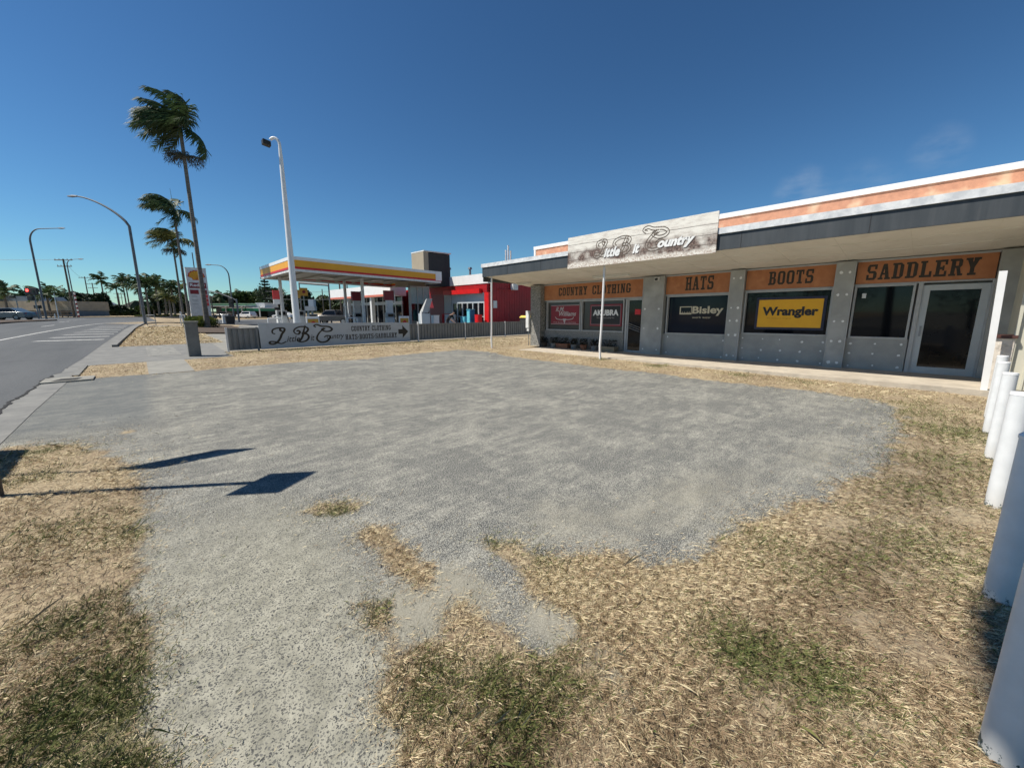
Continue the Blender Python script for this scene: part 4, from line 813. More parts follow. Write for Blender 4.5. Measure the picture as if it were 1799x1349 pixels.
fF = frame((0, FY - .11, 0), (1, 0, 0)); lb_ = mat('script_brown', (.045, .036, .022), .7, (.03, .026, .018), 12)
mb = MB()
for key, sx, sy, ox, oy in (('L', .72, .66, 4.05, .27), ('L2', .72, .66, 4.05, .27), ('B', .66, .66, 4.95, .30), ('B2', .66, .66, 4.95, .30), ('B3', .66, .66, 4.95, .30), ('C', .78, .58, 5.72, .34), ('C2', .78, .62, 5.72, .26)):
    ribbon(mb, SCR[key], fF, .085, sx, sy, ox, oy, .003 + .0012 * (len(mb.f) % 5))
mb.build('initials', lb_, fsn)
txt('ittle', fF, 4.84, .44, .52, .26, lb_, fsn, .012, .3, .005); txt('it', fF, 5.62, .45, .16, .26, lb_, fsn, .012, .3, .005); txt('ountry', fF, 6.62, .43, .78, .27, lb_, fsn, .012, .3, .005)
western('COUNTRY CLOTHING', fF, 7.38, 9.38, .68, .92, M['black'], fsn); western('HATS.BOOTS.SADDLERY', fF, 7.08, 9.70, .29, .53, M['black'], fsn)
mb = MB(); mb.flat(_r(9.80, .46, 10.05, .70), fF, .003); mb.flat([(10.03, .24), (10.36, .57), (10.03, .90)], fF, .004); mb.build('arrow', M['black'], fsn)
# concrete pillar, kerbside
pl = thing('concrete_pillar', (1.38, 18.4, 0), 'square grey concrete pillar standing in the grass left of the fence', 'pillar')
MB().box(1.18, 1.54, 18.2, 18.55, 0, 1.20).build('shaft', M['conc'], pl, bevel=.015); MB().box(1.15, 1.57, 18.17, 18.58, 1.203, 1.26).build('cap', M['concl'], pl)

# ================================================================ SERVICE STATION
cn = thing('station_canopy', (13.8, 34.5, 0), 'big flat forecourt canopy with white, amber and red edge stripes', 'canopy')
CX0, CX1, CY0, CY1 = 7.95, 19.65, 30.0, 39.2
MB().box(CX0 + .1, CX1 - .1, CY0 + .1, CY1 - .1, 4.42, 5.0).build('roof_deck', mat('canopy_soffit', (.30, .29, .26), .6), cn)
def fas(name, z0, z1, m, out):
    mb = MB(); a0, a1, b0, b1 = CX0 - out, CX1 + out, CY0 - out, CY1 + out
    sl = lambda x, y: -.022 * (x - 8) * (1 if y < 34 else 1)
    for (xa, ya, xb, yb) in ((a0, b0, a1, b0 + .1), (a0, b1 - .1, a1, b1), (a0, b0 + .1, a0 + .1, b1 - .1), (a1 - .1, b0 + .1, a1, b1 - .1)):
        q = [(xa, ya), (xb, ya), (xb, yb), (xa, yb)]; mb.hexa([(x, y, z0 + sl(x, y)) for x, y in q] + [(x, y, z1 + sl(x, y)) for x, y in q])
    return mb.build(name, m, cn)
fas('white_edge', 5.02, 5.24, M['clean'], .04); fas('amber_stripe', 4.585, 5.017, M['orange'], .02); fas('red_stripe', 4.44, 4.582, M['red'], .03); fas('lower_edge', 4.28, 4.437, M['white'], 0)
MB().box(CX1 - .55, CX1 + .05, CY0 - .06, CY0 - .041, 4.22, 4.98).build('end_cap', M['clean'], cn)
mb = MB()
for x in np.arange(9, 19.6, 1.6): mb.box(x, x + .08, CY0 + .3, CY1 - .3, 4.30, 4.42)
mb.build('soffit_beam', MATS['canopy_soffit'], cn)
for (x, y) in ((8.6, 33.0), (13.9, 33.0), (18.6, 33.4), (8.9, 37.4), (14.2, 37.6)): MB().box(x - .10, x + .10, y - .10, y + .10, 0, 4.4).build('column', M['white'], cn)
for x in (11.2, 15.5): MB().box(x, x + .9, 34.2, 34.8, 4.25, 4.295).build('canopy_light', M['tube'], cn)

st = thing('station_shop', (23, 40, 0), 'red and white service station shop behind the fence', 'shop')
SX, SY = 21.5, 25.8
MB().box(SX + .25, 33, SY + .25, 56, 0, 3.9).build('building_body', M['dred'], st)
mb = MB()
for j in range(24):
    x = SX + .3 + j * .3; mb.box(x, x + .28, SY, SY + .25, 0, 4.35)
mb.build('side_cladding', M['dred'], st)
MB().box(SX - .05, SX + .25, SY - .02, 31.3, 3.92, 4.72).build('white_parapet', M['clean'], st)
MB().box(SX, SX + .25, SY + .2, 37, 3.2, 3.915).build('red_fascia', M['dred'], st)
MB().box(SX - .35, SX - .01, 26.6, 32.0, 3.12, 3.50).build('red_awning', M['red'], st)
MB().box(SX, SX + .25, SY, SY + .55, 0, 3.195).build('red_corner', M['red'], st)
MB().box(SX + .05, SX + .25, SY + .55, 31.2, 2.32, 3.19).build('upper_panel', M['signgrey'], st)
mb = MB()
for y in np.arange(26.4, 31.3, .78): mb.box(SX + .02, SX + .2, y, y + .07, 0, 2.315)
mb.box(SX + .03, SX + .2, 26.36, 31.2, 1.15, 1.2); mb.build('window_frame', M['white'], st)
MB().box(SX + .12, SX + .16, 26.36, 31.2, 0, 2.31).build('shop_glass', M['glass'], st)
MB().box(SX, SX + .25, 31.2, 32.4, 0, 3.19).build('grey_panel', M['greyfr'], st)
MB().box(SX - .02, SX + .22, 32.4, 37, 0, 3.19).build('maroon_panel', M['maroon'], st)
MB().box(SX + .5, SX + .9, SY - .06, SY - .002, 1.9, 2.5).build('notice', M['white'], st)
mb = MB()
for y in (28, 29, 30): mb.box(SX - .36, SX - .352, y, y + .02, 3.14, 3.48)
MB().box(19.7, 22.0, 32.0, 34.0, 3.92, 6.8).build('tower', M['roofdk'], st)
MB().box(19.2, 19.695, 31.99, 34.1, 4.42, 6.85).build('tower_side', M['tan'], st); MB().box(19.18, 22.1, 31.9, 34.12, 6.853, 6.95).build('tower_cap', M['white'], st)
for x, y, h in ((22.6, 33, 5.6), (23.6, 31, 5.55)): MB().cyl((x, y, 4), (x, y, h), .1, .1, 8).cyl((x, y, h), (x, y, h + .18), .2, .16, 8).build('roof_vent', M['steel'], st)
for x in (25.65, 25.95, 26.25): MB().cyl((x, 28.2, 3.9), (x, 28.2, 7.2 + (x == 25.95) * .45), .07, .07, 8).build('exhaust_pipe', M['white'], st)
# glazed forecourt front further back, white fascia strip
MB().box(19.5, 21.3, 39.3, 57, 3.25, 4.45).build('rear_fascia', M['clean'], st); MB().box(19.46, 19.497, 39.3, 57, 3.2, 3.42).build('rear_red_line', mat('pinkish_red', (.6, .16, .10), .5), st)
MB().box(20.9, 21.0, 39.3, 56, 0, 3.2).build('rear_glass', M['glass'], st)
mb = MB()
for y in np.arange(39.4, 56, 1.5): mb.box(20.8, 20.9, y, y + .1, 0, 3.2)
mb.box(20.78, 20.9, 39.3, 56, 2.35, 2.7); mb.build('rear_mullion', M['greyfr'], st)
for y in (44.5, 51.5): MB().box(19.7, 20.1, y, y + .4, 0, 3.2).build('rear_column', M['white'], st)
# glazed kiosk by the canopy end
kx = thing('pay_kiosk', (18.7, 33, 0), 'grey glazed kiosk under the right end of the canopy, reflected sky coloured onto its upper pane', 'kiosk')
MB().box(17.9, 19.7, 32.2, 32.45, 2.3, 3.7).build('upper_pane', M['skyrefl'], kx); MB().box(17.9, 19.7, 32.2, 32.45, .8, 2.29).build('lower_pane', M['glass'], kx)  # pale blue of the upper pane paints in the reflected sky
mb = MB()
for x in (17.82, 18.5, 19.1, 19.7): mb.box(x, x + .08, 32.15, 32.5, 0, 3.8)
mb.box(17.82, 19.78, 32.16, 32.5, 3.71, 3.85); mb.build('kiosk_frame', M['greyfr'], kx); MB().box(17.9, 19.7, 32.2, 34.5, 0, .79).box(17.9, 21.4, 32.5, 35, 3.86, 4.3).build('kiosk_wall', M['tan'], kx)
# pumps
def pump(x, y, label, topper=True, h=1.5):
    t_ = thing('fuel_pump', (x, y, 0), label, 'fuel pump', 'fuel pumps on the forecourt')
    MB().box(x - .34, x + .34, y - .25, y + .25, .12, h * .72).build('cabinet', M['white'], t_, bevel=.02); MB().box(x - .36, x + .36, y - .22, y + .22, h * .72, h).build('head', M['greyfr'], t_, bevel=.02)
    MB().box(x - .25, x + .25, y - .232, y - .221, h * .78, h * .94).build('screen', M['glass'], t_)
    MB().tube([(x + .3, y - .27, h * .9), (x + .42, y - .33, .7), (x + .36, y - .33, .35), (x + .30, y - .29, .7)], .022, 6).build('hose', M['rubber'], t_)
    MB().box(x - .55, x + .55, y - .5, y + .5, 0, .12).build('plinth', M['concl'], t_)
    if topper:
        MB().box(x - .3, x + .3, y - .1, y + .1, h, 2.55).build('riser', M['white'], t_); MB().box(x - .42, x + .42, y - .14, y + .14, 2.55, 3.35).build('red_topper', M['maroon'], t_); MB().box(x + .43, x + .5, y - .14, y + .14, 2.4, 3.4).build('topper_edge', M['white'], t_)
pump(15.8, 32.2, 'fuel pump with maroon topper right of the arrow sign', True); pump(14.4, 35.6, 'fuel pump with maroon topper beside the dark shop front', True)
pump(9.35, 34.6, 'slim white fuel pump left of the tall white lamp pole', False, 1.7); pump(8.3, 35.4, 'leftmost white fuel pump under the canopy corner', False, 1.7); pump(10.9, 36.5, 'white fuel pump right of the tall lamp pole', False, 1.4)
def hoop(x, y, w, label, m='clean'):
    t_ = MB().tube(spline([(x - w, y, 0), (x - w, y, .98), (x - w + .08, y, 1.1), (x + w - .08, y, 1.1), (x + w, y, .98), (x + w, y, 0)], 4), .05, 8).build('guard_rail', M[m], smooth=True); tag(t_, label, 'guard rail', 'hooped guard rails on the forecourt')
hoop(7.3, 33.2, .42, 'white hooped guard rail left of the canopy column'); hoop(12.6, 32.2, .38, 'white hooped guard rail behind the middle of the banner sign')
for (x, y, lb) in ((9.25, 31, 'amber and white framed forecourt sign right of the tall lamp pole'), (15.75, 29.6, 'amber and white framed forecourt sign above the arrow of the banner')):
    t_ = thing('forecourt_sign', (x, y, 0), lb, 'sign', 'amber forecourt signs')
    MB().box(x - .45, x + .45, y - .05, y + .05, .1, 1.25).build('frame', M['clean'], t_, bevel=.03); MB().box(x - .36, x + .36, y - .07, y - .051, .2, 1.08).build('panel', mat('ochre_panel', (.55, .30, .04), .5), t_)
    MB().cyl((x, y - .09, .75), (x, y - .071, .75), .16, .16, 14).build('emblem', M['red'], t_)
t_ = thing('price_flag', (7.9, 33.9, 0), 'red and white hanging price sign left of the canopy column', 'sign')
MB().box(7.5, 7.93, 33.85, 33.95, 2.5, 3.15).build('red_panel', mat('price_red', (.7, .06, .06), .5), t_); MB().box(7.5, 7.93, 33.85, 33.95, 2.15, 2.497).build('white_panel', M['clean'], t_); MB().box(7.95, 8.02, 33.86, 33.94, 0, 3.4).build('post', M['white'], t_)
for q in range(4): pass
for (x, y, z, lb) in ((8.9, 33.2, 2.9, 'brown and amber box sign beside the canopy column'), (9.6, 33.8, 3.1, 'amber box sign just left of the lamp pole')):
    t_ = thing('box_sign', (x, y, z), lb, 'sign'); MB().box(x - .28, x + .28, y - .05, y + .05, z - .3, z + .3).build('panel', mat('ochre_panel', (.55, .30, .04), .5), t_); MB().cyl((x, y - .07, z), (x, y - .052, z), .12, .12, 10).build('emblem', M['maroon'], t_); MB().box(x - .03, x + .03, y + .05, y + .11, 0, z).build('post', M['steel'], t_)
# ice box, gas cage, vent machine, boards in front of the store
def cab(name, x, y, w, d, h, m, lb, cat, lid=True, panel=None):
    t_ = thing(name, (x, y, 0), lb, cat); MB().box(x - d / 2, x + d / 2, y - w / 2, y + w / 2, .05, h).build('cabinet', M[m], t_, bevel=.02)
    MB().box(x - d / 2 - .03, x - d / 2 - .001, y - w / 2 + .06, y + w / 2 - .06, .12, h - .1).build('door_panel', M[panel or m], t_)
    if lid: MB().box(x - d / 2 - .02, x + d / 2 + .02, y - w / 2 - .02, y + w / 2 + .02, h + .001, h + .05).build('lid', M[panel or m], t_)
cab('ice_freezer', 21.0, 27.6, .5, .5, 1.75, 'blue', 'blue ice freezer with a pale cyan front by the shop windows', 'freezer', True, 'cyan')
cab('ice_chest', 20.9, 28.35, .6, .5, 1.12, 'cyan', 'low pale cyan chest beside the blue ice freezer', 'freezer'); cab('gas_locker', 21.0, 26.55, .5, .4, 1.3, 'red', 'red locker against the corner of the station shop', 'locker')
cab('drink_locker', 20.6, 30.75, .55, .6, 1.35, 'red', 'red cabinet beside the person in black', 'cabinet'); cab('white_cabinet', 20.5, 30.0, .9, .6, 1.3, 'white', 'white cabinet between the red cabinet and the cyan chest', 'cabinet')
cab('white_machine', 18.3, 29.0, .5, .5, 1.25, 'clean', 'white air machine left of the person in black', 'machine')
t_ = thing('open_machine', (16.6, 27.9, 0), 'grey and white service machine with its hood raised behind the fence', 'machine')
MB().box(16.2, 16.9, 27.5, 28.1, 0, 1.45).build('body', M['signgrey'], t_, bevel=.02); MB().hexa([(16.25, 27.6, 1.5), (16.8, 27.6, 1.5), (16.8, 28, 1.5), (16.25, 28, 1.5), (16.75, 27.65, 2.6), (17.25, 27.65, 2.6), (17.25, 27.8, 2.55), (16.75, 27.8, 2.55)]).build('hood', M['greyfr'], t_); MB().box(16.1, 16.18, 27.45, 27.6, 0, 1.6).build('post', M['clean'], t_)
t_ = thing('yellow_bin', (23.6, 23.3, 0), 'grey bin with a yellow lid in front of the red wall', 'bin'); MB().box(23.1, 24.1, 23, 23.7, 0, 1.1).build('body', M['roofdk'], t_, bevel=.03); MB().hexa([(23.05, 22.95, 1.11), (24.15, 22.95, 1.11), (24.15, 23.75, 1.11), (23.05, 23.75, 1.11), (23.25, 23.1, 1.28), (23.95, 23.1, 1.28), (23.95, 23.7, 1.28), (23.25, 23.7, 1.28)]).build('lid', mat('lid_yellow', (.75, .5, .08), .5), t_)
t_ = thing('wire_cage', (26, 22.9, 0), 'white framed cage against the red wall beside the shop corner', 'cage'); mb = MB()
for x in (24.6, 26.0, 27.6): mb.box(x, x + .07, 22.5, 22.57, 0, 1.42).box(x, x + .07, 23.3, 23.37, 0, 1.42)
mb.box(24.6, 27.67, 22.5, 22.57, 1.425, 1.5).box(24.6, 27.67, 23.3, 23.37, 1.425, 1.5).box(24.6, 27.67, 22.51, 22.56, .7, .75); mb.build('frame', M['white'], t_); MB().box(24.7, 27.5, 22.6, 23.28, 0, 1.1).build('contents', M['roofdk'], t_)
# bracket light on the red wall
t_ = thing('wall_unit', (24.3, 25.7, 3.6), 'small white air unit high on the red side wall', 'air unit'); MB().box(24.0, 24.6, 25.45, 25.79, 3.45, 3.95).build('case', M['white'], t_, bevel=.02); MB().box(22.6, 24.0, 25.7, 25.79, 3.42, 3.5).build('pipe', M['dred'], t_)
# tall white lamp pole
wl = thing('lamp_pole', (6.05, 22.9, 0), 'tall white tapering lamp pole with a hooked top and black floodlight behind the fence', 'street lamp')
P = [(6.05, 22.9, 0), (6.05, 22.9, 4), (6.05, 22.9, 8.8)] + [(6.05 - .19 * (1 - math.cos(a)), 22.9 + .17 * (1 - math.cos(a)), 9.5 + .34 * math.sin(a)) for a in np.linspace(0, 2.3, 9)]
MB().tube(P, [.175, .145, .09] + [.065] * 9, 14).build('pole', M['clean'], wl, smooth=True); e = P[-1]
MB().hexa([(e[0] - .32, e[1] + .0, e[2] - .22), (e[0] + .02, e[1] + .0, e[2] - .28), (e[0] + .02, e[1] + .34, e[2] - .28), (e[0] - .32, e[1] + .34, e[2] - .22), (e[0] - .32, e[1], e[2] + .0), (e[0] + .02, e[1], e[2] - .06), (e[0] + .02, e[1] + .34, e[2] - .06), (e[0] - .32, e[1] + .34, e[2] + .0)]).build('floodlight', M['black'], wl, bevel=.02)
MB().box(5.8, 6.3, 22.65, 23.15, 0, .03).build('base_plate', M['steel'], wl)
# pylon price sign
py_ = thing('pylon_sign', (4.5, 48, 0), 'tall price pylon with a yellow shell emblem and red price rows behind a palm trunk', 'sign')
MB().box(3.72, 5.25, 47.9, 48.3, .5, 5.55).build('slab', M['white'], py_); MB().box(3.70, 5.27, 47.88, 48.32, 5.553, 5.62).build('cap', M['clean'], py_)
fp = frame((0, 47.9, 0), (1, 0, 0)); cx, cy = 4.48, 4.85
def shell(r): return [(cx - .30 * r, cy - .36 * r), (cx - .34 * r, cy - .2 * r)] + [(cx + r * .62 * math.cos(a) * (1 + .05 * math.cos(a * 14)), cy + r * .52 * math.sin(a) * (1 + .04 * math.cos(a * 14)) ) for a in np.linspace(math.pi * 1.05, -math.pi * .05, 29)] + [(cx + .34 * r, cy - .2 * r), (cx + .30 * r, cy - .36 * r)]
MB().flat(shell(1.0), fp, .01).build('emblem_rim', M['red'], py_); MB().flat(shell(.87), fp, .018).build('emblem_shell', M['yellow'], py_)
mb = MB()
for a in np.linspace(math.pi * .93, math.pi * .07, 7):
    d = np.array((math.cos(a) * .62, math.sin(a) * .52)); nn = np.array((-d[1], d[0])) * .02; b0 = np.array((cx, cy - .3)); mb.flat([tuple(b0 - nn * .6), tuple(b0 + nn * .6), tuple(np.array((cx, cy)) + d * .84 + nn), tuple(np.array((cx, cy)) + d * .84 - nn)], fp, .026)
mb.build('emblem_rib', M['red'], py_)
MB().flat(_r(3.84, 3.75, 5.12, 4.25), fp, .01).build('name_panel', M['maroon'], py_); txt('Reddy', fp, 4.48, 4.0, 1.14, .36, M['clean'], py_, .016, 0, .03)
MB().flat(_r(3.86, 3.22, 4.5, 3.6), fp, .01).flat(_r(4.75, 3.22, 5.12, 3.6), fp, .01).build('price_row', M['maroon'], py_)
pr_ = mat('price_red', (.7, .06, .06), .5)
for z in (2.86, 2.50, 2.14): MB().flat(_r(4.75, z, 5.15, z + .31), fp, .01).build('price_panel', pr_, py_); MB().flat(_r(3.92, z + .12, 4.35, z + .18), fp, .01).build('text_line', M['greyfr'], py_)
MB().flat(_r(3.8, .95, 5.2, 1.2), fp, .01).build('red_foot', M['maroon'], py_)

# ================================================================ CARS, PEOPLE
def wheel(t_, x, y, z, r, w=.2):
    o = MB().tube([(x, y - w / 2, z), (x, y + w / 2, z)], r, 18).build('wheel', M['rubber'], t_, smooth=True); s_ = 1 if w else 1
    MB().tube([(x, y - w / 2 - .01, z), (x, y + w / 2 + .01, z)], r * .58, 12).build('rim', M['steel'], o)
def vehicle(name, X0, Y0, Z0, rz, prof, cab_, L, Wd, m, lb, cat, wr=.33, wx=(-1.35, 1.35)):
    t_ = thing(name, (0, 0, 0), lb, cat); fr = lambda x, y, z: (x, z - Wd / 2, y)
    MB().prism(prof, fr, 0, Wd).build('body', M[m], t_, bevel=.06, smooth=True)
    n = len(cab_); xm = sum(p[0] for p in cab_) / n; zb = min(p[1] for p in cab_)
    a = [(x, -Wd / 2 + .06 + (z - zb) * .22, z) for x, z in cab_]; b = [(x, Wd / 2 - .06 - (z - zb) * .22, z) for x, z in cab_]
    MB().add(a + b, [tuple(range(n)), tuple(range(n, 2 * n))[::-1]] + [(i, n + i, n + (i + 1) % n, (i + 1) % n) for i in range(n)]).build('cabin', M[m], t_, bevel=.04)
    w = MB(); sh = lambda k, x: xm + (x - xm) * k
    for s_ in (-1, 1):
        zt = max(p[1] for p in cab_); q = []
        for x, z in cab_:
            z2 = zb + .04 + (z - zb) * .82; q.append((sh(.86, x), s_ * (Wd / 2 - .045 - (z2 - zb) * .22), z2))
        w.add(q, [tuple(range(n))])
        w2 = None
    w.build('side_window', M['glass'], t_)
    fx = [p for p in cab_ if p[1] == zb]; x0, x1 = min(p[0] for p in fx), max(p[0] for p in fx); tp = [p for p in cab_ if p[1] > zb + .3]; t0, t1 = min(p[0] for p in tp), max(p[0] for p in tp); zt = max(p[1] for p in cab_)
    for (xa, xb, nm) in ((x0, t0, 'rear_window'), (x1, t1, 'windscreen')):
        o_ = -.012 if xa == x0 else .012; hw = Wd / 2 - .2
        MB().add([(xa + o_ + (xb - xa) * .12, -hw, zb + (zt - zb) * .12), (xa + o_ + (xb - xa) * .12, hw, zb + (zt - zb) * .12), (xb + o_ - (xb - xa) * .1, hw - .12, zt - (zt - zb) * .12), (xb + o_ - (xb - xa) * .1, -hw + .12, zt - (zt - zb) * .12)], [(0, 1, 2, 3)]).build(nm, M['glass'], t_)
    for x in wx:
        for s_ in (-1, 1): wheel(t_, x, s_ * (Wd / 2 - .1), wr, wr)
    for s_ in (-1, 1):
        MB().box(L / 2 - .12, L / 2 + .01, s_ * (Wd / 2 - .32) - .14, s_ * (Wd / 2 - .32) + .14, .62, .76).build('headlight', M['clean'], t_); MB().box(-L / 2 - .01, -L / 2 + .1, s_ * (Wd / 2 - .2) - .12, s_ * (Wd / 2 - .2) + .12, .7, .86).build('tail_light', M['taill'], t_)
    MB().box(L / 2 - .04, L / 2 + .015, -.4, .4, .42, .58).build('grille', M['black'], t_)
    t_.location = (X0, Y0, Z0); t_.rotation_euler = (0, 0, rz); return t_
SED = [(-2.25, .3), (2.2, .3), (2.28, .55), (2.2, .78), (1.2, .95), (-1.6, 1.0), (-2.2, .95), (-2.3, .6)]
CAB = [(-1.75, .96), (1.25, .93), (.45, 1.42), (-.9, 1.46)]
SUV = [(-2.2, .35), (2.2, .35), (2.28, .6), (2.18, .9), (1.1, 1.02), (-2.1, 1.05), (-2.25, .7)]
SCB = [(-2.1, 1.02), (1.1, 1.0), (.45, 1.6), (-1.8, 1.64)]
UTE = [(-2.6, .45), (2.55, .45), (2.65, .7), (2.55, 1.0), (1.25, 1.12), (-2.55, 1.12), (-2.62, .8)]
UCB = [(-.75, 1.1), (1.3, 1.08), (.65, 1.72), (-.55, 1.75)]
x, y = W(14, 49); vehicle('parked_car', x, y, .58, R(150), SED, CAB, 4.5, 1.8, 'carg', 'slate grey sedan on the road at the left edge of the photo', 'car')
x, y = W(152, 115); vehicle('parked_car', x, y, .6, R(135), SUV, SCB, 4.5, 1.85, 'carw', 'small distant white car beside the far trees', 'car')
x, y = W(586, 49); vehicle('pickup_truck', x, y, .05, R(133), UTE, UCB, 5.2, 1.9, 'carb', 'graphite pickup truck side-on beyond the canopy', 'pickup truck', .4, (-1.6, 1.65))
x, y = W(433, 96); vehicle('parked_car', x, y, .0, R(120), SUV, SCB, 4.5, 1.85, 'carw', 'white car parked under the far green station', 'car')
x, y = W(392, 98); vehicle('parked_car', x, y, .0, R(140), SED, CAB, 4.5, 1.8, 'carb', 'dark car in shade at the left of the far green station', 'car')
x, y = W(498, 90); vehicle('parked_car', x, y, .0, R(130), SED, CAB, 4.5, 1.8, 'carw', 'pale low car seen left of the forecourt column', 'car')

def person(x, y, z0, face, label, bend, shirt, tr, h=1.75):
    k = h / 1.75; b = bend
    J = {'pel': (0, 0, .95), 'sp': (b * .12, 0, 1.15), 'ch': (b * .30, 0, 1.36 - .05 * b), 'nk': (b * .42, 0, 1.50 - .10 * b), 'hd': (b * .50, 0, 1.61 - .12 * b), 'tp': (b * .55, 0, 1.73 - .13 * b), 'ns': (b * .52 + .10, 0, 1.61 - .13 * b)}
    E_ = [('pel', 'sp'), ('sp', 'ch'), ('ch', 'nk'), ('nk', 'hd'), ('hd', 'tp')]; RD = {'pel': .15, 'sp': .135, 'ch': .16, 'nk': .058, 'hd': .098, 'tp': .06}
    del J['ns']
    for s_, n_ in ((-1, 'l'), (1, 'r')):
        cx_, cz_ = J['ch'][0], J['ch'][2]; fw = .05 + .25 * b
        J.update({n_ + 'sh': (cx_, s_ * .19, cz_ + .05), n_ + 'el': (cx_ + fw * .3, s_ * .25, cz_ - .22), n_ + 'wr': (cx_ + fw + .08, s_ * .22, cz_ - .46), n_ + 'pm': (cx_ + fw + .10, s_ * .22, cz_ - .53),
                  n_ + 'hp': (0, s_ * .10, .88), n_ + 'kn': (.03, s_ * .12, .49), n_ + 'an': (-.02 + s_ * .05, s_ * .12, .09), n_ + 'to': (.16 + s_ * .05, s_ * .14, .04)})
        RD.update({n_ + 'sh': .068, n_ + 'el': .045, n_ + 'wr': .030, n_ + 'pm': .036, n_ + 'hp': .10, n_ + 'kn': .062, n_ + 'an': .045, n_ + 'to': .04})
        E_ += [('ch', n_ + 'sh'), (n_ + 'sh', n_ + 'el'), (n_ + 'el', n_ + 'wr'), (n_ + 'wr', n_ + 'pm'), ('pel', n_ + 'hp'), (n_ + 'hp', n_ + 'kn'), (n_ + 'kn', n_ + 'an'), (n_ + 'an', n_ + 'to')]
        pmx, pmy, pmz = J[n_ + 'pm']
        for q in range(5):
            f_ = n_ + 'f%d' % q; dx = (q - 1.5) * .018 if q < 4 else .045; ln = (.07, .08, .075, .06, .045)[q]
            J[f_] = (pmx + dx + .01, pmy - s_ * .01, pmz - ln if q < 4 else pmz - .02); RD[f_] = .009; E_.append((n_ + 'pm', f_))
    ks = list(J); me = bpy.data.meshes.new('p'); me.from_pydata([tuple(c * k for c in J[q]) for q in ks], [(ks.index(a), ks.index(c)) for a, c in E_], [])
    o = bpy.data.objects.new('p', me); C.objects.link(o); md = o.modifiers.new('s', 'SKIN')
    for i_, q in enumerate(ks): v_ = me.skin_vertices[0].data[i_]; v_.radius = (RD[q] * k,) * 2; v_.use_root = (q == 'pel')
    sb = o.modifiers.new('u', 'SUBSURF'); sb.levels = 2; sb.render_levels = 2; bpy.context.view_layer.update()
    m2 = bpy.data.meshes.new_from_object(o.evaluated_get(bpy.context.evaluated_depsgraph_get())); bpy.data.objects.remove(o)
    m2.name = 'person'; m2.materials.clear()
    for q in ('skin', shirt, tr, 'hair', 'rubber'): m2.materials.append(M[q])
    nk = J['nk'][2] * k
    for p in m2.polygons:
        c = p.center; z = c.z / k; ay = abs(c.y) / k
        if z < .09: mi = 4
        elif z < .97 and ay < .2 : mi = 2
        elif z > J['hd'][2] - .02 and (z > J['hd'][2] + .05 or c.x / k < J['hd'][0] - .02): mi = 3
        elif z > J['nk'][2] - .02: mi = 0
        elif ay > .205 and z < J['ch'][2] - .20: mi = 0
        else: mi = 1
        p.material_index = mi; p.use_smooth = True
    o2 = bpy.data.objects.new('person', m2); C.objects.link(o2); o2.location = (x, y, z0); o2.rotation_euler = (0, 0, face); tag(o2, label, 'person')
x, y = W(610, 46); person(x, y, -.12, R(60), 'person in a pale blue shirt standing beside the pickup truck', .05, 'shirtw', 'trousers', 1.72)
x, y = W(785, 27.6); person(x, y, 0, R(-60), 'person in a black shirt leaning forward outside the red station shop', 1.0, 'shirtb', 'trousers', 1.75)

# ================================================================ PALMS AND TREES
WIND = Vector((-.78, .60, .05))
def frond(mb, base, d0, L, nl, wl, wind, droop, lw=.05):
    pts = []; p = Vector(base); d = Vector(d0).normalized(); st = L / 9
    for i_ in range(10):
        pts.append(p.copy()); p = p + d * st; d = (d + Vector((0, 0, -droop)) * (.6 + i_ * .14) + WIND * wind * (.4 + .07 * i_)).normalized()
    mb.tube(pts, [.03 * (1 - i_ / 11) * L / 3 for i_ in range(10)], 3, 0, False)
    for j in range(nl):
        t = .12 + .86 * j / nl; i_ = min(8, int(t * 9)); a = pts[i_] + (pts[i_ + 1] - pts[i_]) * (t * 9 - i_); tg = (pts[i_ + 1] - pts[i_]).normalized()
        side = tg.cross(Vector((0, 0, 1))); side = side.normalized() if side.length > .05 else Vector((1, 0, 0))
        ll = wl * (math.sin(math.pi * (.12 + .80 * t)) ** .7) * random.uniform(.8, 1.1)
        for s_ in (-1, 1):
            dd = (side * s_ * .8 + tg * .55 + WIND * wind * random.uniform(1.2, 2.6) + Vector((0, 0, random.uniform(-.5, .12) - droop))).normalized()
            mid = a + dd * ll * .55; tip = a + dd * ll * .9 + Vector((0, 0, -ll * random.uniform(.1, .35))) + WIND * wind * ll * .5
            up = dd.cross(tg); up = up.normalized() if up.length > .01 else Vector((0, 0, 1)); wv = tg.cross(up).cross(up); wv = tg * lw
            mb.add([a - wv, a + wv, mid + wv * .9, mid - wv * .9], [(0, 1, 2, 3)]); mb.add([mid - wv * .9, mid + wv * .9, tip], [(0, 1, 2)])
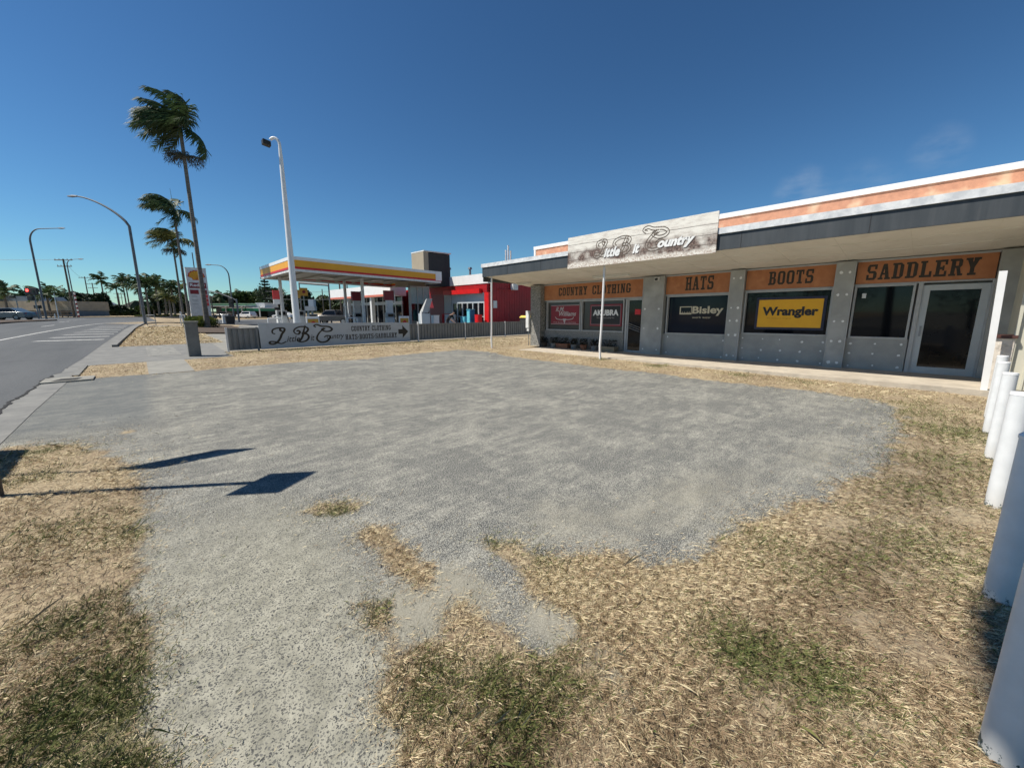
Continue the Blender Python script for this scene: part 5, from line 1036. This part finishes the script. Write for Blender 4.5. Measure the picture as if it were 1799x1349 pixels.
def palm(x, y, z0, h, L, nf, label, wind=.25, nl=22, leaf='palm', r=.15, skirt=0, lean=(0, 0), group=None, lw=.05, spike=False, bias=0):
    t_ = thing('palm_tree', (x, y, z0), label, 'palm tree', group)
    top = Vector((x + lean[0], y + lean[1], z0 + h)); P = [(x + lean[0] * t * t, y + lean[1] * t * t, z0 + h * t) for t in np.linspace(0, 1, 9)]
    MB().tube(P, [r * 1.55, r * 1.15] + [r * (1.05 - .35 * i_ / 7) for i_ in range(7)], 10).build('trunk', M['bark'], t_, smooth=True)
    MB().tube([top - Vector((0, 0, L * .28)), top - Vector((0, 0, L * .1)), top + Vector((0, 0, L * .12))], [r * .75, r * .95, r * .45], 8).build('crownshaft', M['palmy'], t_, smooth=True)
    mb = MB()
    for i_ in range(nf):
        a = 2 * math.pi * i_ / nf + random.uniform(-.2, .2); el = random.uniform(-.35, 1.35)
        if random.random() < bias: a = math.atan2(WIND.y, WIND.x) + random.gauss(0, .8); el = random.uniform(.15, 1.35)
        frond(mb, top, Vector((math.cos(a) * math.cos(el), math.sin(a) * math.cos(el), math.sin(el))), L * random.uniform(.8, 1.08), nl, L * .36, wind, .10 + .1 * random.random(), lw)
    mb.build('crown', M[leaf], t_)
    if skirt:
        mb = MB(); c0 = top - Vector((0, 0, skirt[0]))
        for i_ in range(46):
            a = random.uniform(0, 6.28); q = c0.copy(); d = Vector((math.cos(a), math.sin(a), random.uniform(.0, .5))); pts = []
            for _ in range(6): pts.append(q.copy()); q = q + d * skirt[1] / 6; d = (d + Vector((0, 0, -.22))).normalized()
            mb.tube(pts, [.03, .028, .025, .02, .018, .01], 3, 0, False)
            for _ in range(22):
                b = random.choice(pts[2:]); e = b + Vector((random.uniform(-.18, .18), random.uniform(-.18, .18), random.uniform(-.30, .08))); mb.tube([b, e], [.016, .008], 3, 0, False)
        mb.build('flower_stalks', M['infl'], t_)
    if spike: MB().tube([top, top + Vector((-.05, .05, spike))], [.03, .012], 5).build('new_leaf_spear', M['palmy'], t_)
x, y = W(361, 32.5); palm(x, y, .18, HT(222, 32.5) - .18, 3.1, 34, 'tallest palm with a wind-blown crown in front of the price pylon', .36, 36, bias=.72, r=.15, skirt=(2.1, 1.45), lw=.055)
x, y = W(331, 47); palm(x, y, .35, HT(368, 47) - .35, 3.2, 26, 'second palm with a bare spear above its wind-blown crown', .36, 30, bias=.7, r=.13, spike=2.2, lw=.06)
x, y = W(321, 56); palm(x, y, .4, HT(424, 56) - .4, 3.4, 22, 'third palm of the kerb row with a yellowish crown', .34, 26, leaf='palmy', bias=.5, r=.13, skirt=(1.2, 1.6), lw=.06)
fp_ = [(14, 516, 78, 3.4, 'big palm behind the low shed at the left edge', 'palm'), (-4, 522, 84, 3.2, 'palm cut by the left edge of the photo', 'palm'), (50, 523, 92, 3.4, 'palm partly behind the traffic signal', 'palm'), (88, 518, 82, 3.4, 'spreading palm right of the traffic signal', 'palm'), (118, 522, 96, 3.2, 'palm just left of the twin power poles', 'palm'),
       (187, 492, 112, 2.9, 'slender palm alone right of the power poles', 'palm'), (211, 505, 118, 2.8, 'shorter slender palm left of the grey street lamp', 'palm'), (224, 493, 120, 2.9, 'tall slender palm just left of the grey street lamp', 'palm'), (229, 496, 124, 2.7, 'tall slender palm half hidden by its neighbour', 'palm'),
       (249, 505, 84, 2.7, 'palm immediately right of the grey street lamp', 'palm'), (262, 500, 80, 3.2, 'stout royal palm with a clear pale trunk', 'palm'), (280, 503, 84, 3.2, 'broad dark palm next to the stout royal palm', 'palm'), (293, 514, 92, 3.0, 'low palm in the middle of the dark clump', 'palm'), (307, 503, 88, 3.1, 'palm at the right of the dark clump near the kerb row', 'palm'), (318, 512, 94, 2.8, 'palm behind the third kerb palm', 'palmy'),
       (271, 522, 100, 3.0, 'low dark palm behind the stout royal palm', 'palm'), (300, 522, 78, 2.5, 'small palm in front of the dark clump', 'palmy'), (453, 524, 150, 3.0, 'far small palm above the green station', 'palm'), (388, 522, 120, 3.2, 'palm right of the price pylon in the distance', 'palm'), (416, 520, 140, 3.2, 'far palm beside the curved signal arm', 'palm'), (604, 528, 90, 2.6, 'palm seen under the middle of the canopy', 'palm')]
for (px, pyc, D, L, lb, lf) in fp_:
    x, y = W(px, D); z0 = hz(x, y); palm(x, y, z0, max(2.5, HT(pyc, D) - z0), L, 15, lb, .22, 12, lf, r=.19, group='palms beyond the crossing', lw=.13, skirt=0)

def tree(px, D, py_top, wpx, label, leaf='leaf', n=2600, group='trees beyond the service station', conifer=False, base=0):
    x, y = W(px, D); z0 = hz(x, y); H = HT(py_top, D) - z0; rad = wpx / 2 / F0 * D * 1.02
    t_ = thing('pine_tree' if conifer else 'tree', (x, y, z0), label, 'tree', group)
    tr = MB(); tr.tube([(x, y, z0), (x + .1, y, z0 + H * .35), (x, y + .1, z0 + H * (.98 if conifer else .6))], [rad * .07 + .1, rad * .05 + .06, .04], 8)
    for q in range(7):
        a = random.uniform(0, 6.28); tr.tube([(x, y, z0 + H * .3), (x + math.cos(a) * rad * .3, y + math.sin(a) * rad * .3, z0 + H * .5), (x + math.cos(a) * rad * .6, y + math.sin(a) * rad * .6, z0 + H * .7)], [rad * .035 + .05, rad * .025 + .03, .02], 5)
    tr.build('trunk', M['barkd'], t_)
    if conifer:
        L = []
        for lv in range(13):
            zc = .18 + .8 * lv / 12; rr = rad * (1.05 - zc) * 1.0
            for q in range(150):
                a = random.choice([k * 6.28 / 6 + lv * .5 for k in range(6)]) + random.gauss(0, .13); u_ = random.random() ** .7; L.append((x + math.cos(a) * rr * u_, y + math.sin(a) * rr * u_, z0 + H * zc + rr * .22 * u_ + random.gauss(0, .06)))
        Pn = np.array(L); s = np.full(len(Pn), .28)
    else:
        nl = 11; lob = []
        for q in range(nl):
            a = random.uniform(0, 6.28); rr = rad * random.uniform(.15, .72); lr = rad * random.uniform(.26, .5); lob.append((x + math.cos(a) * rr, y + math.sin(a) * rr, z0 + max(H * .3, min(H - lr * .85, H * random.uniform(.35, .95))), lr))
        lob.append((x, y, z0 + H - rad * .38, rad * .38)); pk = rng.integers(0, len(lob), n); Lb = np.array(lob)[pk]; d = rng.normal(size=(n, 3)); d /= np.linalg.norm(d, axis=1)[:, None]
        Pn = Lb[:, :3] + d * (Lb[:, 3] * (.55 + .5 * rng.random(n)))[:, None] * np.array([1, 1, .8]); Pn = Pn[Pn[:, 2] > z0 + .1]
        s = (.18 + .2 * rng.random(len(Pn))) * (D / 70) ** .6
    m = len(Pn); u_ = rng.normal(size=(m, 3)); u_ /= np.linalg.norm(u_, axis=1)[:, None]; w_ = np.cross(u_, rng.normal(size=(m, 3))); w_ /= np.linalg.norm(w_, axis=1)[:, None]
    V = np.stack([Pn - u_ * s[:, None], Pn + w_ * s[:, None] * .6, Pn + u_ * s[:, None], Pn - w_ * s[:, None] * .6], 1).reshape(-1, 3)
    mb = MB(); mb.add(V.tolist(), (np.arange(m)[:, None] * 4 + np.arange(4)).tolist()); mb.build('crown', M[leaf], t_)
for a in ((130, 100, 512, 34, 'dark rounded tree behind the twin power poles', 'leafd'), (158, 105, 515, 32, 'dense dark tree above the white car', 'leafd'), (176, 100, 514, 34, 'dark tree at the foot of the slender palm', 'leafd'), (104, 110, 530, 26, 'low dark tree over the shed roof', 'leafd'),
          (200, 108, 535, 34, 'low spreading tree in the gap between slender palms', 'leafd'), (235, 112, 541, 40, 'low green bush beyond the grey street lamp', 'leaf'), (262, 106, 536, 36, 'green bushy tree under the stout royal palm', 'leaf'), (290, 100, 518, 40, 'dark tree filling the palm clump', 'leafd'), (322, 100, 516, 40, 'dark tree behind the kerb palms', 'leafd'), (345, 96, 522, 30, 'dark tree behind the price pylon', 'leafd'),
          (385, 128, 516, 40, 'dark green tree right of the pylon in the distance', 'leafd'), (410, 135, 514, 44, 'rounded green tree above the green canopy roof', 'leaf'), (440, 138, 510, 44, 'broad green tree behind the green station', 'leaf'), (476, 134, 505, 56, 'large green tree rising towards the amber canopy', 'leaf'), (500, 120, 516, 50, 'dark tree behind the canopy column', 'leafd'),
          (540, 95, 508, 46, 'big dark tree right of the white lamp pole', 'leafd'), (520, 118, 514, 46, 'dark tree behind the white lamp pole', 'leafd'), (572, 110, 518, 40, 'olive tree in the gap beyond the pickup truck', 'leafy'), (600, 105, 517, 44, 'olive green tree behind the forecourt posts', 'leafy'), (632, 100, 516, 44, 'brownish tree left of the white rear fascia', 'leafy'), (668, 95, 500, 40, 'dark tree above the white rear fascia', 'leafd')):
    tree(*a)
tree(470, 112, 478, 44, 'layered Norfolk-like pine standing above the green trees', 'leafd', conifer=True)
x, y = W(478, 112)
for k_, (px, D, t_, w_) in enumerate(((-200, 40, 470, 120), (-420, 34, 450, 160), (-700, 30, 440, 200))): pass

# hedge clump at the pylon foot, low hedge far left
def shrub(px0, px1, D, pyt, label, leaf='hedge', n=3000, s0=.05, depth=.9):
    xa, ya = W(px0, D); xb, yb = W(px1, D); cx_, cy_ = (xa + xb) / 2, (ya + yb) / 2; z0 = hz(cx_, cy_); H = HT(pyt, D) - z0; hw = math.hypot(xb - xa, yb - ya) / 2
    t_ = thing('shrub', (cx_, cy_, z0), label, 'shrub'); dr = Vector((xb - xa, yb - ya, 0)).normalized(); nn = Vector((-dr.y, dr.x, 0)); st_ = MB()
    for q in range(8): a = random.uniform(-.7, .7) * hw; st_.tube([(cx_ + dr.x * a, cy_ + dr.y * a, z0), (cx_ + dr.x * a * 1.1, cy_ + dr.y * a * 1.1, z0 + H * .7)], [.03, .015], 5)
    st_.build('stem', M['barkd'], t_); mb = MB()
    for q in range(n):
        a, b, c = random.uniform(-1, 1), random.uniform(-1, 1), random.random() ** .7; k = random.random()
        if abs(a) ** 4 + abs(b) ** 3 + abs(c) ** 5 > 1.05: continue
        p = Vector((cx_, cy_, z0)) + dr * a * hw + nn * b * depth + Vector((0, 0, .05 + c * (H - .05) * (1 + .08 * math.sin(a * 7)))); u_ = Vector((random.gauss(0, 1), random.gauss(0, 1), random.gauss(0, 1))).normalized(); v_ = u_.cross(Vector((.3, .5, .8))).normalized(); s_ = s0 * random.uniform(.6, 1.4)
        mb.add([p - u_ * s_, p + v_ * s_ * .6, p + u_ * s_, p - v_ * s_ * .6], [(0, 1, 2, 3)])
    mb.build('foliage', M[leaf], t_)
shrub(328, 374, 33, 556, 'rounded yellow-green hedge clump around the foot of the tallest palm', n=6000, s0=.055, depth=1.0)
shrub(150, 240, 98, 545, 'long dark clipped hedge beyond the crossing', 'leafd', 4000, .28, 1.5)
shrub(236, 330, 84, 553, 'low yellow-green hedge strip below the dark palms', 'hedge', 3500, .14, .6)

# ================================================================ POLES
def lamp(px, D, py_arm, arm, label, m='pole', r=.11, rise=.9, dirv=(-.73, .68), base_z=None, elbow=1.6, straight=False):
    x, y = W(px, D); z0 = hz(x, y) if base_z is None else base_z; H = HT(py_arm, D); t_ = thing('street_lamp', (x, y, z0), label, 'street lamp')
    d = Vector((dirv[0], dirv[1], 0)).normalized(); P = [(x, y, z0), (x, y, z0 + (H - z0) * .5), (x, y, H - elbow)]
    if straight: P += [tuple(Vector((x, y, H - elbow)) + d * elbow * (1 - math.cos(a)) + Vector((0, 0, elbow * math.sin(a)))) for a in np.linspace(.2, math.pi / 2, 7)] + [tuple(Vector((x, y, H)) + d * arm + Vector((0, 0, .06)))]
    else: P += [tuple(Vector((x, y, H - elbow)) + d * (arm * (q ** 1.3)) + Vector((0, 0, elbow * (1 - (1 - q) ** 1.45)))) for q in np.linspace(.12, 1, 10)]
    rs = np.linspace(r, r * .42, len(P)).tolist(); MB().tube(P, rs, 10).build('pole', M[m], t_, smooth=True)
    e = Vector(P[-1]); MB().tube([e - d * .1, e + d * .35, e + d * .75], [.07, .11, .05], 8).build('lamp_head', M['steel'], t_, smooth=True)
    MB().box(x - .07, x + .14, y - .16, y + .02, z0 + 1.6, z0 + 1.66).build('strap', M['steel'], t_); return t_
lamp(252, 36.9, 345, 4.2, 'grey street lamp at the kerb with a long arm curving left', 'pole', .12, elbow=2.5)
lamp(79, 54, 402, 4.1, 'grey street lamp on the median with a flat arm to the right', 'pole', .12, dirv=(.73, -.68), straight=True, elbow=1.6)
lamp(134, 70, 456, 2.2, 'small street lamp beside the twin power poles', 'pole', .09, dirv=(.73, -.68), straight=True, elbow=1.0)
lamp(410, 62, 466, 2.6, 'distant street lamp with an arm curving left, above the green station', 'pole', .10, elbow=1.6, straight=True)
def ppole(px, D, pyt, label, arms, w=1.3, r=.17):
    x, y = W(px, D); z0 = hz(x, y); H = HT(pyt, D); t_ = thing('power_pole', (x, y, z0), label, 'power pole', 'timber power poles along the far road')
    MB().tube([(x, y, z0), (x, y, H)], [r, r * .7], 8).build('pole', M['wood'], t_); d = Vector((.74, -.67, 0))
    for pz, ww in arms:
        z = HT(pz, D); a, b = Vector((x, y, z)) - d * ww, Vector((x, y, z)) + d * ww; c_ = MB().tube([a, b], .07, 4).build('crossarm', M['wood'], t_)
        mb = MB()
        for q in (-.9, -.45, .45, .9): p = Vector((x, y, z)) + d * ww * q; mb.tube([p, p + Vector((0, 0, .28))], [.05, .04], 5)
        mb.build('insulator', M['concl'], c_)
    return x, y, H
p1 = ppole(129, 74, 455, 'nearest timber power pole with two crossarms', [(457, 1.6), (468, 1.3)]); p2 = ppole(160, 122, 486, 'second power pole with a single wide crossarm', [(488, 1.8)])
p3 = ppole(171, 140, 497, 'third power pole with two crossarms', [(499, 1.9), (506, 1.6)]); ppole(213, 190, 514, 'small far power pole between slender palms', [(516, 2.2), (523, 2)]); ppole(218, 220, 514, 'farthest power pole right of the small far one', [(517, 2)]); ppole(193, 170, 512, 'thin power pole against the dark trees', [(514, 2)])
ppole(600, 60, 488, 'power pole seen under the canopy', [(491, 1.4)], r=.14); ppole(569, 78, 508, 'thin pole left of the canopy post in the gap', [], r=.12); ppole(613, 66, 492, 'dark pole with a hooked lamp under the canopy', [(494, .9)], r=.12)
ppole(352, 64, 444, 'slim bare pole rising behind the price pylon', [], r=.09); ppole(374, 74, 520, 'thin pole right of the price pylon', [(522, .7)], r=.12)
def wire(a, b, sag, label):
    a, b = Vector(a), Vector(b); P = [a + (b - a) * t - Vector((0, 0, sag * 4 * t * (1 - t))) for t in np.linspace(0, 1, 12)]; tag(MB().tube(P, .022, 4).build('overhead_wire', M['pole']), label, 'wire', 'overhead wires of the far road')
xl, yl = W(-500, 60)
wire((xl, yl, 11.5), (p1[0], p1[1], p1[2] - .1), .8, 'overhead wire from the left edge to the nearest power pole'); wire((p1[0], p1[1], p1[2] - .1), (p2[0], p2[1], p2[2] - .2), 1.0, 'overhead wire from the nearest to the second power pole'); wire((p2[0], p2[1], p2[2] - .2), (p3[0], p3[1], p3[2] - .3), .4, 'overhead wire from the second to the third power pole')
for k_, (za, zb) in enumerate(((500, 492), (512, 508))):
    a = W(470, 80); b = W(720, 52); wire((a[0], a[1], HT(za + 12, 80)), (b[0], b[1], HT(zb + 8, 52)), .5, ('upper', 'lower')[k_] + ' overhead wire seen through the gap under the canopy')
# portal beam seen under the canopy
t_ = thing('height_bar', (*W(582, 50), 0), 'grey horizontal beam on a slim post beyond the canopy', 'barrier'); a = W(530, 50); b = W(581, 50)
MB().tube([(*a, HT(497, 50)), (*b, HT(501, 50))], .13, 4).build('beam', M['pole'], t_); MB().tube([(*b, 0), (*b, HT(498, 50))], .09, 6).build('post', M['pole'], t_); MB().tube([(*a, 0), (*a, HT(496, 50))], .07, 6).build('post', M['pole'], t_)
# traffic signals
def signal(px, D, heads, label, lit=False):
    x, y = W(px, D); z0 = hz(x, y) + .1; top = HT(min(h[2] for h in heads), D); t_ = thing('traffic_signal', (x, y, z0), label, 'traffic signal'); MB().tube([(x, y, z0), (x, y, top - .1)], .07, 8).build('pole', M['steel'], t_); d = Vector((.73, -.684, 0)); f_ = Vector((.684, .73, 0))
    for (pa, pb, ya, yb, on) in heads:
        A = W(pa, D); B = W(pb, D); za, zb = HT(yb, D), HT(ya, D); c0 = (Vector((*A, 0)) + Vector((*B, 0))) / 2; hw = (Vector((*B, 0)) - Vector((*A, 0))).length / 2; fr = frame((c0.x, c0.y, 0), d)
        o = MB().prism([(-hw, za), (hw, za), (hw, zb), (-hw, zb)], fr, .02, .22).build('signal_head', M['black'], t_, bevel=.05)
        mb = MB()
        if on: rr = .16; mb.cyl(fr(-hw * .5, zb - .3, .22), fr(-hw * .5, zb - .3, .27), rr, rr, 14).build('red_lamp', M['lampr'], o)
        mb = MB().cyl(fr(hw * .4, (za + zb) / 2, .22), fr(hw * .4, (za + zb) / 2, .26), .13, .13, 12); mb.build('dark_lamp', M['glass'], o)
signal(66, 50, [(54, 76, 506, 518.5, True), (56, 67, 520, 528, False)], 'wide traffic signal with its red lamp lit at left')
# the tuple order above is (px0, px1, top row, bottom row, lit)
signal(70, 52, [(64, 76, 536, 542, False)], 'small low signal box on the median')
signal(33, 62, [(24, 34, 519, 524, False)], 'distant signal head on a thin white pole at the left')
signal(418, 60, [(405, 413, 524, 540, False)], 'traffic signal on the curved arm in front of the green station')
t_ = thing('signal_arm', (*W(418, 60), 0), 'curved grey mast arm reaching over the side road', 'mast arm'); q0 = W(418, 60); q1 = W(365, 60)
MB().tube([(*q0, 0), (*q0, HT(528, 60))] + [(q0[0] + (q1[0] - q0[0]) * t, q0[1] + (q1[1] - q0[1]) * t, HT(528 - 17 * math.sin(t * 1.57), 60)) for t in (.1, .3, .55, .8, 1)], [.13, .12, .10, .09, .08, .07, .06], 8).build('mast', M['pole'], t_, smooth=True)
for (px, D, pyt, lb) in ((101, 58, 516, 'thin white pole between the median and the shed'), (78, 57, 545, 'short white post with a plate at the median tip'), (95, 60, 551, 'short pale post on the median')):
    x, y = W(px, D); tag(MB().tube([(x, y, hz(x, y)), (x, y, HT(pyt, D))], [.06, .05], 8).build('post', M['white']), lb, 'post')
t_ = thing('striped_pole', (*W(137, 72), .6), 'red and white banded pole beside the power pole', 'pole'); x, y = W(137, 72)
for k_ in range(12): z = .6 + k_ * .36; MB().tube([(x, y, z), (x, y, z + .355)], .11, 8).build('band', M['clean' if k_ % 2 else 'maroon'], t_)
# left shed
sh_ = thing('long_shed', (*W(60, 84), .6), 'long low beige and grey shed across the road at left', 'shed'); A = Vector((*W(-40, 84), .6)); B = Vector((*W(124, 84), .6)); dr = (B - A).normalized(); fs_ = frame(A, dr); Ls = (B - A).length
MB().prism([(0, 0), (Ls, 0), (Ls, HT(546, 84) - .6), (0, HT(546, 84) - .6)], fs_, -8, 0).build('lower_wall', M['roofg'], sh_); MB().prism([(0, HT(545.9, 84) - .6), (Ls + .1, HT(545.9, 84) - .6), (Ls + .1, HT(529, 84) - .6), (0, HT(529, 84) - .6)], fs_, -8.1, .25).build('upper_wall', M['beige'], sh_)
MB().prism([(0, HT(529, 84) - .59), (Ls * .55, HT(529, 84) - .59), (Ls * .5, HT(520, 84) - .6), (0, HT(520, 84) - .6)], fs_, -8, -.5).build('roof', M['roofg'], sh_)
mb = MB()
for k_ in range(5): mb.prism([(Ls * .45 + k_ * 2.2, .2), (Ls * .45 + k_ * 2.2 + 1.9, .2), (Ls * .45 + k_ * 2.2 + 1.9, 1.4), (Ls * .45 + k_ * 2.2, 1.4)], fs_, .01, .05)
mb.build('shutter', M['wood'], sh_)
fb = thing('picket_rail_fence', (*W(90, 70), .6), 'low timber rail fence in front of the beige shed', 'fence'); mb = MB()
A = Vector((*W(48, 70), .6)); B = Vector((*W(128, 70), .6)); fr2 = frame(A, (B - A)); LL = (B - A).length
for k_ in range(9): mb.prism(_r(k_ * LL / 8, 0, k_ * LL / 8 + .12, 1.2), fr2, 0, .1)
mb.build('post', M['wood'], fb); MB().prism(_r(0, .9, LL, 1.05), fr2, .101, .15).prism(_r(0, .4, LL, .5), fr2, .101, .15).build('rail', M['wood'], fb)
hs = thing('far_house', (*W(150, 118), .6), 'distant house roof with solar panels among the dark trees', 'house'); A = Vector((*W(138, 118), .6)); fr3 = frame(A, (.73, -.684, 0))
MB().prism(_r(0, 0, 7, 2.2), fr3, -6, 0).build('wall', M['beige'], hs); MB().prism([(-.5, 2.2), (7.6, 2.2), (3.2, 4.3), (0, 4.3)], fr3, -6.5, .4).build('roof', M['roofg'], hs); MB().prism([(3.5, 3.9), (6.6, 2.55), (6.75, 2.7), (3.6, 4.1)], fr3, .41, .5).build('solar_panel', M['steel'], hs)
# green station
gs = thing('green_station', (*W(445, 104), 0), 'distant green and white service station across the side road', 'service station'); dr = Vector((.73, -.684, 0))
def gbox(pa, pb, D, ya, yb, m, nm, dep=6, par=gs): A = Vector((*W(pa, D), 0)); B = Vector((*W(pb, D), 0)); fr = frame(A, (B - A)); MB().prism(_r(0, HT(yb, D), (B - A).length, HT(ya, D)), fr, -dep, 0).build(nm, m, par)
gbox(362, 433, 100, 533, 535.5, M['pgreen'], 'canopy_top', 12); gbox(362, 433, 100, 535.6, 537, M['green'], 'canopy_stripe', 12); gbox(362, 433, 100, 537.1, 538.4, M['clean'], 'canopy_edge', 12)
for k_, (pa, pb) in enumerate(((390, 400), (402, 431), (433, 458))): gbox(pa, pb, 101, 540, 541.8, M['clean'], 'shop_edge'); gbox(pa, pb, 101, 541.9, 546.5, M['green'], 'shop_fascia')
gbox(450, 466, 104, 532, 540, M['white'], 'white_block'); gbox(380, 470, 108, 541, 557, M['roofdk'], 'shop_front', 8)
for px in (396, 424, 455): gbox(px, px + 1.2, 100.5, 538.5, 558, M['white'], 'column', .3)
for pa, pb, ya, yb, m_, lb in ((536, 553, 538, 546, 'greyfr', 'small grey flat-roofed building beyond the lamp pole'), (543, 552, 526, 538, 'signgrey', 'grey billboard panel beyond the lamp pole')):
    D = 84; A = Vector((*W(pa, D), 0)); B = Vector((*W(pb, D), 0)); fr = frame(A, (B - A)); t_ = thing('roadside_building' if yb > 545 else 'roadside_board', (*A[:2], 0), lb, 'building' if yb > 545 else 'board'); MB().prism(_r(0, HT(yb, D), (B - A).length, HT(ya, D)), fr, -1, 0).build('panel', M[m_], t_); MB().prism(_r(.3, 0, .6, HT(yb, D)), fr, -.6, -.3).build('post', M['steel'], t_)
# forecourt odds and ends seen left of the canopy
x, y = W(402, 47); t_ = thing('rubbish_bin', (x, y, 0), 'dark rubbish bin on the forecourt island beside a white box', 'bin'); MB().hexa([(x - .38, y - .3, 0), (x + .38, y - .3, 0), (x + .38, y + .3, 0), (x - .38, y + .3, 0), (x - .45, y - .35, 1.05), (x + .45, y - .35, 1.05), (x + .45, y + .35, 1.05), (x - .45, y + .35, 1.05)]).build('body', M['roofdk'], t_); MB().box(x - .47, x + .47, y - .37, y + .37, 1.052, 1.12).build('lid', M['dark'], t_)
x, y = W(394, 50); tag(MB().box(x - .3, x + .3, y - .3, y + .3, 0, 1.15).box(x - .33, x + .33, y - .33, y + .33, 1.151, 1.25).build('service_box', M['white']), 'white service box just left of the dark rubbish bin', 'box')
x, y = W(255, 34.5); tag(MB().tube([(x, y, .3), (x, y, 1.25), (x + .05, y, 1.3), (x + .5, y - .45, 1.3), (x + .55, y - .5, 1.25), (x + .55, y - .5, .3)], .025, 8).build('bike_rail', M['steel']), 'thin steel hoop rail at the foot of the grey street lamp', 'rail')
t_ = thing('metal_stand', (3.4, 31, .2), 'leaning white metal stand beside a brown post left of the hedge', 'stand'); x, y = W(326, 30)
MB().tube([(x - .1, y, .1), (x - .3, y + .2, 1.6)], .05, 6).build('leaning_post', M['clean'], t_); x2, y2 = W(315, 36); MB().tube([(x2, y2, .2), (x2, y2, 1.3), (x2 + .3, y2 - .3, 1.3), (x2 + .3, y2 - .3, .2)], .045, 6).build('hoop', M['white'], t_); MB().tube([(x2 + .5, y2 - .4, .2), (x2 + .5, y2 - .4, 1.0)], .14, 8).build('brown_post', M['wood'], t_)

# ================================================================ JUST OUTSIDE THE LEFT EDGE (their shadows fall into the picture)
t_ = thing('sign_post', (-1.09, 5.46, 0), 'round timber sign post at the left edge whose shadow crosses the dry grass', 'sign post')
MB().tube([(-1.09, 5.46, -.1), (-1.09, 5.46, 3.35)], .036, 12).build('post', M['wood'], t_, smooth=True)
nrm = Vector((.35, .93, 0)).normalized(); rt = Vector((-nrm.y, nrm.x, 0)) * -1
frd = frame((-1.07, 5.43, 3.05), (.83, .55, 0)); MB().prism(_r(-.25, -.31, .25, .31), frd, .03, .042).build('board', M['yellow'], t_)
t2 = thing('advertising_board', (-1.9, 6.8, 0), 'low dark board on the verge beyond the left edge', 'board'); MB().box(-1.92, -1.88, 6.1, 7.68, .05, 1.28).build('panel', M['dark'], t2)
t3 = thing('name_plate_post', (-2.0, 7.1, 0), 'street name plate on a slim post beyond the left edge', 'sign post'); MB().tube([(-2.0, 6.75, 0), (-2.0, 6.75, 3.25)], .016, 8).build('post', M['steel'], t3); MB().box(-1.98, -1.08, 6.71, 6.73, 2.68, 3.26).build('plate', M['green'], t3)
# unseen tree added behind the camera, crown shaped to shade the near bollards
def unseen_tree(cx_, cy_, cz, rad, bx, by, label, n=5000, sq=(1.15, .95, .8)):
    t_ = thing('tree', (bx, by, 0), label, 'tree'); MB().tube([(bx, by, 0), (bx * .7 + cx_ * .3, by * .7 + cy_ * .3, cz * .5), (cx_, cy_, cz - rad * .4)], [.2, .15, .07], 10).build('trunk', M['barkd'], t_)
    d = rng.normal(size=(n, 3)); d /= np.linalg.norm(d, axis=1)[:, None]; Pn = np.array([cx_, cy_, cz]) + d * (rad * rng.random(n) ** .4)[:, None] * np.array(sq); s = .09 + .06 * rng.random(n); u_ = rng.normal(size=(n, 3)); u_ /= np.linalg.norm(u_, axis=1)[:, None]; w_ = np.cross(u_, rng.normal(size=(n, 3))); w_ /= np.linalg.norm(w_, axis=1)[:, None]
    V = np.stack([Pn - u_ * s[:, None], Pn + w_ * s[:, None] * .6, Pn + u_ * s[:, None], Pn - w_ * s[:, None] * .6], 1).reshape(-1, 3); mb = MB(); mb.add(V.tolist(), (np.arange(n)[:, None] * 4 + np.arange(4)).tolist()); mb.build('crown', M['leaf'], t_)
SH = (2.75, -1.36); k = 9 / math.tan(SUN_EL) / math.hypot(SUN_DIR.x, SUN_DIR.y)
unseen_tree(SH[0] + SUN_DIR.x * k, SH[1] + SUN_DIR.y * k, 9, 1.0, -2.7, 1.9, 'added unseen tree behind the camera, its crown shaped to shade the nearest bollards', 15000, (2.1, .98, .35))
# row of trees and a wall over the road, mirrored in the shop windows
for j, (x, y, rr) in enumerate(((-27, -2, 4.5), (-28, 8, 4.0), (-26, 16, 4.8), (-29, 26, 4.2), (-28, -12, 4.6))):
    unseen_tree(x, y, 4.6, rr, x, y, ('leafy tree over the road facing the white shop door', 'leafy tree over the road facing the yellow poster', 'leafy tree over the road facing the navy window', 'leafy tree over the road facing the end pillar', 'leafy tree over the road behind the camera')[j], 2200)
